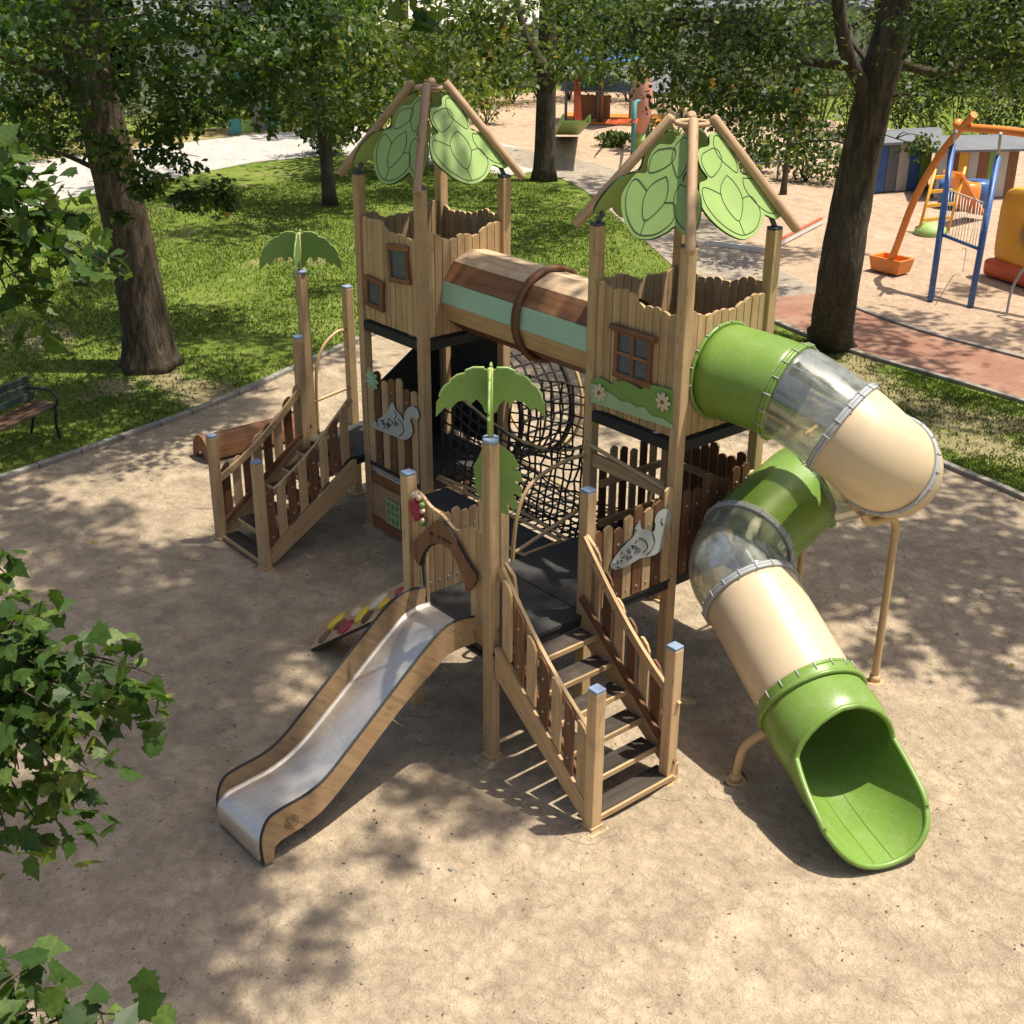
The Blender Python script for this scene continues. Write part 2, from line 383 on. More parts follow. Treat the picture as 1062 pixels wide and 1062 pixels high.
def tower(c, deck, low, parent, seedph):
    x0, x1, y0, y1 = c[0] - .525, c[0] + .525, c[1] - .525, c[1] + .525
    b = MB(); b.box((c[0], c[1], deck - .05), (1.14, 1.14, .1)); t = b.build('tower', 'black', parent, org=(c[0], c[1], 0), bevel=.006)
    for x, y in ((x0, y0), (x1, y0), (x1, y1), (x0, y1)):
        post(x, y, 0, 3.95, t, cap=None, foot=True)
        cb = MB(); cb.box((x, y, 3.962), (.098, .098, .026)); cb.tube([(x, y, 3.97), (x + (c[0] - x) * .06, y + (c[1] - y) * .06, 4.06)], .022, 10); cb.build('post_cap', 'darkcap', t, bevel=.006)
    lb = MB(); lb.box((c[0], c[1], low - .05), (1.13, 1.13, .1)); lb.build('lower_deck', ['deck'], t, bevel=.006)
    roof(c, t)
    return t
TR = tower((-.525, 2.56), 2.30, 1.02, PS, 0); tag(TR, 'tower with four-pane window, hedge panel and tube slide')
TA = tower((-3.795, 2.325), 2.44, .90, PS, 1); tag(TA, 'rear tower with two small crooked windows')
e = .05
ZW = 3.43
# R walls : front (-Y), right (+X, tube hole), back, left (tunnel hole)
plank_wall((-1.0, 2.015 - .005, 0), (-.05, 2.01, 0), 2.33, ZW, -Y, TR, .6, .05)
plank_wall((.018, 2.085, 0), (.018, 3.035, 0), 2.33, ZW - .03, X, TR, 2.6, .045, hole=(2.53 - 2.085 - .36, 2.53 - 2.085 + .36, 2.83))
plank_wall((-.05, 3.10, 0), (-1.0, 3.10, 0), 2.33, ZW + .03, Y, TR, 1.4)
plank_wall((-1.068, 3.035, 0), (-1.068, 2.085, 0), 2.33, ZW + .02, -X, TR, 3.1, hole=(.2, .98 - .05, 2.87))
# A walls
ZA = 3.5
plank_wall((-4.27, 1.78, 0), (-3.32, 1.78, 0), 2.47, ZA, -Y, TA, .9, .05)
plank_wall((-3.252, 1.85, 0), (-3.252, 2.80, 0), 2.47, ZA - .02, X, TA, 2.2, .045, hole=(.23, 1.02 - .03, 2.87))
plank_wall((-3.32, 2.868, 0), (-4.27, 2.868, 0), 2.47, ZA + .04, Y, TA, 1.0)
plank_wall((-4.338, 2.80, 0), (-4.338, 1.85, 0), 2.47, ZA + .03, -X, TA, 2.0)
# windows
def window(c, ax, w_, h_, out, parent, panes=1, tilt=0):
    b = MB(); a, up = quad_frame(b, c, ax, w_, h_, out, tilt=tilt, bar=.042, t=.036)
    c = V(c); out = V(out)
    if panes > 1:
        b.beam(c - up * h_ / 2, c + up * h_ / 2, .03, .03, out); b.beam(c - a * w_ / 2, c + a * w_ / 2, .03, .028, out)
        b.tube([c + up * (h_ / 2 + .012) - a * (w_ / 2 + .07) + out * .01, c + up * (h_ / 2 + .012) + a * (w_ / 2 + .07) + out * .01], .03, 12)
    b.prism([c - out * .012 + a * (sx * w_ / 2) + up * (sy * h_ / 2) for sx, sy in ((-1, -1), (1, -1), (1, 1), (-1, 1))], out * .008, 1)
    return b.build('window', ['brown2', 'glass_d'], parent, bevel=.005)
tag(window((-.52, 1.988, 2.925), X, .40, .40, -Y, TR, 4), 'brown four-pane window')
tag(window((-3.60, 1.755, 3.17), X, .30, .33, -Y, TA, 1, .10), 'upper crooked brown window')
tag(window((-4.04, 1.755, 2.78), X, .27, .27, -Y, TA, 1, -.06), 'lower crooked brown window')
# hedge board under the window of tower R
def scallop(x0, x1, zs, n):
    return None
hb = MB()
def trace(pts, ax, val, k=3): return smooth_path([U(x, y, ax, val) for x, y in pts], k, True)
t8 = lambda L_: [(480 + x / 3.319, 380 + y / 3.319) for x, y in L_]
dark = t8([(443, 120), (443, 45), (470, 34), (500, 52), (512, 62), (530, 50), (560, 48), (590, 62), (615, 78), (650, 62), (690, 70), (728, 82), (724, 212), (600, 165)])
yv = 1.99
hb.prism([U(x, y, 1, yv) for x, y in dark][::-1], -Y * .014, 0)
lightp = t8([(443, 122), (443, 58), (468, 62), (490, 82), (520, 98), (545, 120), (575, 122), (600, 140), (628, 140), (650, 168), (690, 178), (722, 200), (722, 214)])
hb.prism([U(x, y, 1, yv - .016) for x, y in lightp][::-1], -Y * .012, 1)
hb.build('hedge_panel', ['leafdark', 'pale'], TR, bevel=.003)
for (x, y) in t8([(472, 90), (690, 122)]):
    b = MB(); flower(b, U(x, y, 1, yv - .03), X, Z, -Y, .085, 8, 0, 1); b.build('flower_panel', ['peach', 'brown2'], TR, bevel=.002)

# baluster panel (guard rail): planks with pointed wavy tops
def guard(p, q, z0, z1, out, parent, n, light_first=True, name='guard_rail', scallop=.05, w_=.085, rails=True, all_dark=False, zfun=None, all_light=False):
    p, q, out = V(p), V(q), V(out); d = q - p; L = d.length; d.normalize()
    rb = MB(); f = zfun or (lambda s: (z0, z1))
    for zz in (.14, .66) if rails else ():
        a, b_ = f(0), f(L); za, zb = a[0] + (a[1] - a[0]) * zz, b_[0] + (b_[1] - b_[0]) * zz
        rb.beam(p + Z * za - out * .032, q + Z * zb - out * .032, .035, .07, mat=0)
    root = rb.build(name, 'plank', parent)
    for i in range(n):
        s = L * (i + .5) / n; lo, hi = f(s); hi += scallop * math.sin(i * 1.9 + .7); m_ = 'plank' if all_light else 'brown' if (all_dark or (i % 2 == (0 if not light_first else 1))) else 'plank'
        h = w_ / 2; base = p + d * s
        s2 = 1 if zfun is None else 0
        dl = (f(s + h)[0] - f(s - h)[0]) / 2
        pts = [base - d * h + Z * (lo - dl), base + d * h + Z * (lo + dl), base + d * h + Z * (hi + dl - .02), base + d * (h * .45) + Z * (hi + dl * .5 + .012), base - d * (h * .45) + Z * (hi - dl * .5 + .006), base - d * h + Z * (hi - dl - .015)]
        b = MB(); b.vprism(pts, out * .022)
        for zz in (lo + .1, hi - .14): b.ring(base + Z * zz + out * .024, out, .007, .006, 8, 5, 1)
        b.build('baluster', [m_, 'galv'], root, bevel=.004)
    return root

def squirrel(traced, ax, val, out, parent, seed, name='squirrel_panel', leafy=None):
    b = MB(); pts = trace(traced, ax, val, 3); out = V(out)
    n = sum(((pts[i] - pts[0]).cross(pts[i + 1] - pts[0]) for i in range(1, len(pts) - 1)), V((0, 0, 0)))
    if n.dot(out) > 0: pts = pts[::-1]
    b.prism(pts, out * .016, 0, side=1)
    return b, out
gR = guard((.028, 1.035, 0), (.028, 1.985, 0), .96, 1.72, X, PS, 8, False, w_=.098, zfun=lambda s: (1.0, 1.70 + .18 * s)); tag(gR, 'guard rail with squirrel panel')
sq = t8([(505, 682), (530, 640), (560, 605), (585, 580), (588, 555), (604, 536), (612, 556), (632, 562), (652, 568), (658, 545), (656, 525), (668, 502), (695, 488), (712, 505), (712, 528), (697, 542), (690, 560), (690, 590), (680, 625), (655, 648), (605, 660), (560, 686), (515, 698)])
b, out = squirrel(sq, 0, .056, X, gR, 1)
for seg in ([(606, 590), (628, 600), (636, 622), (620, 640)], [(652, 570), (660, 600), (650, 630), (630, 648)], [(690, 545), (682, 532), (688, 520)], [(588, 560), (600, 566)]):
    b.tube(smooth_path([U(*q, 0, .073) for q in t8(seg)], 4), .005, 5, 1)
rr = random.Random(3)
for i in range(26):
    x = rr.uniform(515, 610); y = 690 - (x - 505) * .75 + rr.uniform(-18, 22); p = U(*t8([(x, y)])[0], 0, .0735); a = rr.uniform(0, 6.28)
    b.tube([p + (Y * math.cos(a + k) + Z * math.sin(a + k)) * .018 for k in (0, .9, 1.8, 2.7)], .0045, 5, 1)
b.build('squirrel_panel', ['white', 'ink'], gR, bevel=.002)
gA = guard((-4.26, 1.772, 0), (-3.33, 1.772, 0), .86, 1.90, -Y, TA, 7, True, w_=.105)
t3 = lambda L_: [(180 + x * .3576, 220 + y * .3576) for x, y in L_]
sq2 = t3([(575, 615), (600, 597), (622, 580), (630, 560), (640, 552), (648, 572), (664, 590), (670, 605), (674, 580), (690, 563), (708, 568), (716, 590), (708, 604), (697, 596), (690, 604), (697, 628), (692, 650), (672, 660), (650, 652), (620, 640), (590, 628)])
b, out = squirrel(sq2, 1, 1.744, -Y, gA, 2)
for seg in ([(650, 600), (662, 612), (668, 635), (655, 650)], [(640, 575), (646, 590), (640, 600)]):
    b.tube(smooth_path([U(*q, 1, 1.727) for q in t3(seg)], 4), .006, 5, 1)
for i in range(22):
    x = rr.uniform(588, 650); y = 612 + (x - 588) * .25 + rr.uniform(-12 - (x - 588) * .3, 14); p = U(*t3([(x, y)])[0], 1, 1.7265); a = rr.uniform(0, 6.28)
    b.tube([p + (X * math.cos(a + k) + Z * math.sin(a + k)) * .02 for k in (0, .9, 1.8, 2.7)], .006, 5, 1)
b.build('squirrel_panel', ['white', 'ink'], gA, bevel=.002)
b = MB(); flower(b, U(386, 394, 1, 1.72), X, Z, -Y, .12, 9, 0, 1); flower(b, U(386, 394, 1, 1.705), X, Z, -Y, .07, 7, 1, 0); b.build('flower_panel', ['pale', 'mint'], TA, bevel=.002)
# lower wall of tower A with lattice window
b = MB(); b.box((-3.795, 1.775, .66), (.94, .03, .12), mat=1); b.box((-3.795, 1.78, .39), (.94, .022, .40), mat=0); b.box((-3.795, 1.775, .12), (.94, .03, .13), mat=1)
b.box((-3.795, 1.79, .77), (.94, .02, .09), mat=2)
b.build('lower_wall', ['plank', 'brown2', 'grey'], TA, bevel=.004)
b = MB(); cw = U(409, 533, 1, 1.755)
b.box(cw, (.24, .02, .28), mat=0)
for i in range(4):
    b.box(cw + V((-.12 + .08 * i, -.014, 0)), (.022, .012, .3), mat=1); b.box(cw + V((0, -.016, -.13 + .087 * i)), (.26, .012, .02), mat=1)
b.build('lattice_window', ['leafdark', 'pale'], TA, bevel=.002)
# dark boards inside the foot of tower A
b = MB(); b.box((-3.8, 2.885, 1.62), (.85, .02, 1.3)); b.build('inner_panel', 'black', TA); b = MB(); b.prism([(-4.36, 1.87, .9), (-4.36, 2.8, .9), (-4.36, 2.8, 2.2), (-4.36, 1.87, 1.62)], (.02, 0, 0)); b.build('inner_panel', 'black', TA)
lg = U(484, 390, 2, 1.5); b = MB(); b.tube([(lg.x, lg.y, 1.42), (lg.x, lg.y, 1.5)], .16, 24); b.tube([(lg.x, lg.y, .0), (lg.x, lg.y, 1.42)], .06, 12); b.build('log_step', 'pole', TA, bevel=.01)
# tower R lower back / side slats
guard((-.95, 3.06, 0), (-.08, 3.06, 0), 1.02, 1.84, Y, TR, 8, True, all_dark=True, w_=.1)
guard((-1.05, 2.95, 0), (-1.05, 2.15, 0), 1.02, 1.8, -X, TR, 6, True)
guard((.02, 3.0, 0), (.02, 2.1, 0), 1.02, 1.84, X, TR, 7, True, all_dark=True, w_=.1)

# ---- platforms
def platform(x0, x1, y0, y1, z, posts, label):
    b = MB(); b.box(((x0 + x1) / 2, (y0 + y1) / 2, z - .02), (x1 - x0, y1 - y0, .04)); b.box(((x0 + x1) / 2, (y0 + y1) / 2, z - .075), (x1 - x0 - .02, y1 - y0 - .02, .07), mat=1)
    o = b.build('platform', ['deck', 'black'], PS, org=((x0 + x1) / 2, (y0 + y1) / 2, 0), bevel=.006); tag(o, label)
    for (x, y, h, kw) in posts: post(x, y, 0, h, o, **kw)
    return o
D1 = platform(-1.1, .05, -.03, .98, 1.03, [(-1.06, 0, 2.2, {}), (.0, 0, 2.8, dict(cap=None)), (.03, .985, 2.14, {}), (-1.06, .985, 1.9, {})], 'slide platform')
D2 = platform(-1.1, .05, .99, 2.0, 1.03, [], 'platform before the front tower')
D0 = platform(-5.25, -4.36, 1.5, 2.75, .9, [(-5.17, 1.57, 2.80, dict(cap=None)), (-5.09, 1.43, 2.12, {}), (-5.25, 2.2, 2.52, {}), (-4.36, 3.0, 1.9, {})], 'rear stair platform')
D3 = platform(-3.0, -1.1, 1.42, 1.86, .92, [], 'bridge deck between the towers')
b = MB()
for p, q in (((-3.2, 1.88, .95), (-1.1, 1.88, .95)), ((-3.0, 1.4, .95), (-1.1, 1.4, .95)), ((-2.2, 1.4, .945), (-2.2, 1.88, .945)), ((-1.25, 1.4, .945), (-1.25, 1.88, .945))): b.tube([p, q], .016, 8)
b.build('edge_tube', 'tan', D3)
# back guard of slide platform
guard((-1.09, .06, 0), (-1.09, .93, 0), 1.03, 1.72, X, D1, 9, True, scallop=.03, all_light=True, w_=.09)

# ---- gate wall above the slide
def gate():
    x0, x1 = -1.0, -.06; n = 10; wd = (x1 - x0) / n; b = MB(); yo = -.02
    ac, aw, az = -.52, .29, 1.55        # arch centre, half width, springing height
    for i in range(n):
        a0, a1 = x0 + i * wd + .004, x0 + (i + 1) * wd - .004
        topf = lambda a: 2.0 + .045 * math.sin((a + 1) * 7.5 + .6) + .02 * math.sin((a + 1) * 19) + .09 * max(0, .45 - (a + 1.0)) 
        top = [(a1 + (a0 - a1) * k / 4) for k in range(5)]
        cut = [ (a0 + (a1 - a0) * k / 4) for k in range(5)]
        inside = a1 > ac - aw and a0 < ac + aw
        P = lambda a, z: V((a, yo, z))
        if inside:
            az_ = lambda a: az + math.sqrt(max(0, aw * aw - (a - ac) ** 2)) if abs(a - ac) < aw else 0
            lo = []
            for a in cut:
                z = az_(a); lo.append(P(a, z if z else az))
            if a0 < ac - aw: lo = [P(a0, .96), P(ac - aw, .96), P(ac - aw, az)] + [P(a, az_(a)) for a in cut if a > ac - aw]
            elif a1 > ac + aw: lo = [P(a, az_(a)) for a in cut if a < ac + aw] + [P(ac + aw, az), P(ac + aw, .96), P(a1, .96)]
            b.vprism(lo + [P(a, topf(a)) for a in top], Y * .03)
        else: b.vprism([P(a0, .96), P(a1, .96)] + [P(a, topf(a)) for a in top], Y * .03)
    return b.build('gate_wall', 'plank', PS, bevel=.003)
GW = gate()
t4 = lambda L_: [(410 + x * 100 / 1062, 540 + y * 100 / 1062) for x, y in L_]
arch = t4([(460, -5), (500, -15), (545, 0), (600, 70), (690, 220), (800, 420), (905, 585), (918, 640), (880, 715), (822, 775), (790, 755), (775, 640), (735, 550), (690, 430), (620, 310), (540, 255), (460, 240), (390, 265), (335, 330), (300, 420), (285, 495), (250, 450), (215, 380), (178, 300), (190, 250), (320, 120)])
b = MB(); b.prism([U(x, y, 1, -.045) for x, y in arch][::-1], -Y * .02, 0, side=1)
for x, y in ((390, 140), (410, 146), (470, 178), (485, 184), (520, 196), (540, 212), (560, 220), (585, 236), (610, 248)):
    p = U(*t4([(x, y)])[0], 1, -.0665); b.tube([p + V((-.006, 0, .014)), p + V((-.006, 0, -.014)), p + V((.008, 0, -.004)), p + V((.008, 0, .01))], .0035, 5, 1)
b.build('arch_panel', ['brown2', 'ink'], GW, bevel=.004)
b = MB(); b.tube(smooth_path([U(*q, 1, -.048) for q in t4([(345, 960), (330, 800), (310, 560), (305, 420), (340, 330), (390, 272), (450, 245)])], 4), .012, 8); b.build('arch_edging', 'black', GW)
b = MB()
c = U(431, 529, 1, -.055)
for i in range(7):
    for j in range(5):
        if (i - 3) ** 2 / 10 + (j - 2) ** 2 / 4.6 < 1 and not (i == 6 and j in (0, 4)):
            p = c + V(((j - 2) * .027 + (i % 2) * .008 - .004, 0, (i - 3) * .027 - .0)); b.tube([p + V((0, .02, 0)), p + V((0, -.008, 0)), p + V((0, -.014, 0))], [.019, .019, .01], 10, 0)
for dx, dz in ((-.03, .12), (.0, .13), (.04, .12), (.08, .07), (.085, .02), (.07, -.1), (.09, -.06)):
    p = c + V((dx, 0, dz)); b.tube([p + V((0, .02, 0)), p + V((0, -.006, 0)), p + V((0, -.012, 0))], [.024, .024, .012], 9, 1 if dz > .1 or dx > .08 else 2)
b.build('raspberry_panel', ['red', 'peach', 'leafdark'], GW)

# ---- metal slide
def sl(y, z, side):        # y, z of the panel outline -> world; the slide runs a little askew
    t = min(1, max(0, -y / 2.12)); return V((-.17 * (1 - t) + (0 if side > 0 else -.645) , y + .12 * (1 - t), z - .09 * (1 - t)))
ptop = [(-.16, 1.36), (-.28, 1.385), (-.41, 1.38), (-.56, 1.31), (-.80, 1.13), (-1.09, .9), (-1.38, .67), (-1.58, .52), (-1.75, .455), (-1.95, .435), (-2.07, .405), (-2.13, .31), (-2.15, .2), (-2.14, .03)]
pbot = [(-2.06, .03), (-2.05, .13), (-1.99, .175), (-1.82, .20), (-1.63, .26), (-1.4, .42), (-1.11, .66), (-.81, .89), (-.57, 1.04), (-.42, 1.13), (-.16, 1.13)]
chz = [(-.13, 1.19), (-.26, 1.20), (-.38, 1.175), (-.52, 1.09), (-.8, .875), (-1.09, .645), (-1.38, .43), (-1.56, .335), (-1.72, .29), (-1.9, .275), (-2.06, .26), (-2.13, .22), (-2.155, .15), (-2.15, .05)]
b = MB(); L_, Rr = [smooth_path([sl(y, z, s_) for y, z in chz], 6) for s_ in (-1, 1)]
n = len(L_); vs = []
for a, c in zip(L_, Rr): vs += [a + V((0.012, 0, .03)), a + V((.03, 0, .004)), a + V((.06, 0, 0)), c + V((-.06, 0, 0)), c + V((-.03, 0, .004)), c + V((-.012, 0, .03))]
b.add(vs, [(i * 6 + k, i * 6 + k + 1, i * 6 + k + 7, i * 6 + k + 6) for i in range(n - 1) for k in range(5)], 0, smooth=True)
SL = b.build('slide', 'steel', PS, org=(-.4, -1.1, 0)); s_ = SL.modifiers.new('solid', 'SOLIDIFY'); s_.thickness = .012; s_.offset = -1
tag(SL, 'straight stainless steel slide with plywood sides')
for side in (1, -1):
    b = MB(); pts = [sl(y, z, side) for y, z in [(p.x, p.y) for p in smooth_path([V((y, z, 0)) for y, z in ptop], 4)]] + [sl(y, z, side) for y, z in [(p.x, p.y) for p in smooth_path([V((y, z, 0)) for y, z in pbot], 4)]]
    off = V((.012 if side > 0 else -.012, 0, 0))
    b.vprism([p - off for p in pts], off * 2, 0, axis=(0, -.75, .66)); pan = b
    ed = [p + off * 0 for p in pts[:len(smooth_path([V((0, 0, 0))] * len(ptop), 4))]]
    b.tube([p + Z * .004 for p in ed], .0125, 8, 1)
    if side > 0:
        c = U(303, 852, 0, .0145)
        for i in range(6):
            a = i * pi / 3; d = Y * math.cos(a) + Z * math.sin(a); e = Y * math.cos(a + .55) + Z * math.sin(a + .55)
            b.tube([c + d * .012, c + d * .055, c + e * .06, c + e * .03], .0032, 5, 1)
    b.build('side_panel', ['ply', 'ink'], SL)

# ---- stairs
def stairs(top, foot, up0, wvec, hz, label, posts, ntread=6, stairpost=1.24, nb_=7):
    # top/foot: ground-projected points of the near side; wvec: vector to the far side
    top, foot, wv = V(top), V(foot), V(wvec); d = (foot - top); L = d.length; d.normalize(); out = -wv.normalized()
    b = MB(); n = ntread
    root = None
    for i in range(n):
        s = L * (i + .55) / n; z = up0 * (1 - (i + .75) / n) + .03; c = top + d * s + wv / 2
        b.beam(c + Z * z - wv * .47, c + Z * z + wv * .47, L / n * .95, .035, mat=0)
        b.beam(c + Z * (z - .002) + d * (L / n * .5) - wv * .47, c + Z * (z - .002) + d * (L / n * .5) + wv * .47, .022, .042, mat=1)
    root = b.build('staircase', ['tread', 'plank'], PS, org=(top + foot) / 2, bevel=.003); tag(root, label)
    for k, o_ in ((0, top), (1, top + wv)):
        oo = out if k == 0 else -out
        sb = MB(); p0, p1 = o_ + Z * (up0 - .0), o_ + d * L + Z * .10
        h = .2; pts = [p0 - Z * h, o_ + d * (L - .02) + Z * .0, o_ + d * L + Z * .0, o_ + d * L + Z * (.17), p0 + d * .06 + Z * .06, p0 + Z * .06]
        sb.vprism([p + oo * .0 for p in pts], oo * .04, axis=(d * L - Z * up0)); sb.build('stringer', 'plank', root, bevel=.004)
        zf = lambda s, L=L: (up0 * (1 - s / L) + .17, up0 * (1 - s / L) + .80 - .10 * math.sin(pi * s / L))
        g_ = guard(o_ + d * .06 + oo * .01, o_ + d * (L - .05) + oo * .01, 0, 0, oo, root, nb_, True, name='baluster_rail', scallop=.02, w_=.1, rails=False, zfun=lambda s, zf=zf: zf(s + .06))
        for zz, mt, hh in ((.80, 0, .07), (.26, 1, .055)):
            hb_ = MB(); pp = [o_ + d * (L * q) - oo * .02 + Z * (up0 * (1 - q) + zz - .06 - (.09 * math.sin(pi * q) if mt == 0 else 0)) for q in [j / 8 for j in range(9)]]
            for a_, c_ in zip(pp[:-1], pp[1:]): hb_.beam(a_, c_ + (c_ - a_) * .03, .032, hh, mat=mt, tone=.5)
            hb_.build('handrail', ['plank', 'brown'], root)
    for p in posts: post(p[0], p[1], 0, stairpost, root, foot=True)
stairs((.07, .02, 0), (1.2, .02, 0), 1.03, (0, .9, 0), 0, 'front staircase beside the slide', [(1.21, 0), (1.15, .88)])
stairs((-4.18, 1.5, 0), (-4.18, .30, 0), .9, (-.90, 0, 0), 0, 'rear staircase on the left', [(-4.14, .29), (-5.09, .29)], nb_=8)
# side board of the slide platform at the head of the stairs
for y in (.085, .93):
    b = MB(); b.vprism([(.06, y, 1.02), (.2, y, .92), (.2, y, 1.55), (.17, y, 1.72), (.06, y, 1.80)], (0, .03, 0))
    b.build('entry_board', 'plank', D1, bevel=.004)

# ---- plank tunnel between the towers
b = MB(); n = 12; yc, zc, rad = 2.44, 2.87, .425; xa, xb = -3.25, -1.07
cols = {0: 1, 1: 3, 2: 2, 3: 0, 4: 1, 5: 0, 6: 2, 7: 3, 8: 2, 9: 0, 10: 1, 11: 3}
def tp(x, a, r=rad): return V((x, yc - r * math.cos(a), zc + r * math.sin(a)))
order = ['lightwood', 'brown', 'mint', 'cream']
# angles measured from the camera side (-Y) upward
mats_by_face = {-2: 1, -1: 0, 0: 2, 1: 1, 2: 3, 3: 0, 4: 1, 5: 2, 6: 0, 7: 1, 8: 0, 9: 1}
mats_by_face = {-3: 0, -2: 4, -1: 0, 0: 2, 1: 1, 2: 3, 3: 3, 4: 0, 5: 1, 6: 2, 7: 0, 8: 1}
for k in range(-3, 9):
    a0, a1 = (k * 30 - 8) * pi / 180, ((k + 1) * 30 - 8) * pi / 180; g_ = .006
    q = [tp(xa, a0 + g_), tp(xb, a0 + g_), tp(xb, a1 - g_), tp(xa, a1 - g_)]
    inn = V((0, math.cos((a0 + a1) / 2), -math.sin((a0 + a1) / 2)))
    b.vprism(q, inn * .025, mats_by_face[k], axis=(1, 0, 0))
TU = b.build('crawl_tunnel', ['plank', 'brown2', 'mint', 'cream_w', 'brown'], PS, org=(-2.16, yc, zc), bevel=.003); tag(TU, 'striped plank crawl tunnel joining the towers')
b = MB()
for dx in (-.02, .02): b.tube([tp(-2.08 + dx, 2 * pi * i / 40, .45) for i in range(40)], .026, 8, closed=True)
b.build('hoop', 'brown', TU)

# ---- palm ornaments
def palm_leaf(parent, c, ax, s, mat):
    half = [(0, .02), (.05, .045), (.14, .045), (.20, .02), (.21, -.005), (.27, -.02), (.32, -.06), (.33, -.085), (.38, -.12), (.415, -.18), (.42, -.21), (.45, -.25), (.455, -.38), (.37, -.29), (.345, -.325), (.275, -.245), (.20, -.225), (.17, -.275), (.115, -.22), (.07, -.27), (.05, -.33), (.0, -.36)]
    pts = half + [(-x, z) for x, z in half[::-1][1:-1]]
    c, ax = V(c), V(ax).normalized(); n = ax.cross(Z); b = MB()
    b.prism([c + ax * (x * s) + Z * (z * s) - n * .01 for x, z in pts], n * .02, 0); 
    for sg in (-1, 1): b.tube([c + ax * (x * s * sg) + Z * (z * s + .004) for x, z in half[1:11]], .011, 6, 1)
    return b.build('leaf_panel', mat, parent, bevel=.003)
def palm(x, y, z0, z1, s, mats, stem, ang, label):
    b = MB(); b.tube([(x, y, z0), (x, y, z1 + .04)], .022, 12); b.tube([(x, y, z0 - .01), (x, y, z0 + .03)], .062, 20, 1)
    o = b.build('palm_ornament', [stem, 'cap'], PS, org=(x, y, z0)); tag(o, label)
    ax = V((math.cos(ang), math.sin(ang), 0)); palm_leaf(o, (x, y, z1), ax, s, mats); palm_leaf(o, (x, y, z1 - .003), ax.cross(Z), s * .98, mats)
    return o
palm(0, 0, 2.81, 3.33, .88, ['leafdark', 'leafpanel'], 'stemgreen', math.atan2(.765, .644) - .02, 'bright green palm ornament on the centre post')
palm(-5.17, 1.57, 2.81, 3.20, .98, ['leafdark', 'leafdark'], 'pole', math.atan2(.765, .644), 'darker green palm ornament on the rear post')
# monstera leaf board behind the centre post
b = MB(); o_ = V((-.16, .12, 2.42)); ax = V((.644, .765, 0)); n_ = ax.cross(Z)
ml = [(0, .3), (.08, .27), (.16, .2), (.21, .1), (.15, .09), (.22, .06), (.23, -.02), (.16, -.01), (.23, -.07), (.22, -.15), (.15, -.1), (.2, -.2), (.17, -.27), (.11, -.19), (.13, -.3), (.06, -.27), (.0, -.2), (-.08, -.2), (-.13, -.05), (-.14, .1), (-.08, .24)]
b.prism([o_ + ax * (x + .02) + Z * z for x, z in ml], n_ * .018); b.tube([o_ + ax * .02 + Z * .28 + n_ * .02, o_ + ax * .06 + Z * -.2 + n_ * .02], .006, 6); b.beam(o_ + Z * .05, V((-.03, .03, 2.45)), .03, .03)
b.build('monstera_panel', 'leafdark', D1, bevel=.002)

# ---- nets
def net(b, P, nu, nv, r=.0105, jit=.018, mat=0):
    J = [[P(i / nu, j / nv) + V((R.uniform(-1, 1), R.uniform(-1, 1), R.uniform(-1, 1))) * jit for j in range(nv + 1)] for i in range(nu + 1)]
    for i in range(nu + 1): b.tube(J[i], r, 6, mat)
    for j in range(nv + 1): b.tube([J[i][j] for i in range(nu + 1)], r, 6, mat)
    for row in J:
        for p in row: b.tube([p - Z * .014, p, p + Z * .014], [.008, .0165, .008], 6, mat)
b = MB()
net(b, lambda u, v: V((-3.2 + 2.1 * u, 1.92 + .10 * math.sin(pi * u) + .12 * v, .96 + (.98 - .32 * math.sin(pi * u)) * v)), 19, 8)
net(b, lambda u, v: V((-3.15 + 2.05 * u, 2.02 + .85 * v, .95 - .12 * math.sin(pi * u))), 17, 7)
net(b, lambda u, v: V((-3.2 + .95 * u, 2.88 + .35 * u, 1.0 + .9 * v)), 8, 8)
RB = b.build('rope_net', 'rope', PS, org=(-2.15, 1.9, .9)); tag(RB, 'black rope net bridge under the tunnel')
b = MB()
for pts in ([(-3.22, 2.04, 1.95), (-2.7, 2.12, 1.72), (-2.15, 2.15, 1.62), (-1.6, 2.12, 1.70), (-1.08, 2.04, 1.93)], [(-3.2, 2.86, .97), (-2.1, 2.9, .85), (-1.1, 2.88, .97)], [(-3.2, 1.9, .97), (-2.1, 2.0, .96), (-1.1, 1.9, .97)]):
    b.tube(smooth_path(pts, 6), .017, 8)
b.build('edge_rope', 'tanrope', RB)
b = MB(); tc = V((-3.74, 0, 1.36)); tr_ = .68
net(b, lambda u, v: V((tc.x + tr_ * math.cos(2 * pi * v), 2.92 + .72 * u, tc.z + tr_ * math.sin(2 * pi * v))), 6, 28, r=.013, jit=.012)
NT = b.build('net_tunnel', 'rope', PS, org=(-3.72, 3.4, 1.3)); tag(NT, 'round black net tunnel behind the rear tower')
for yy, rr_, mt in ((2.93, tr_, 'rope'), (3.65, tr_ + .01, 'rope'), (3.80, tr_ + .02, 'tan')):
    b = MB(); b.ring((tc.x, yy, tc.z), Y, rr_, .022 if mt == 'tan' else .03, 44, 8); b.build('hoop', mt, NT)
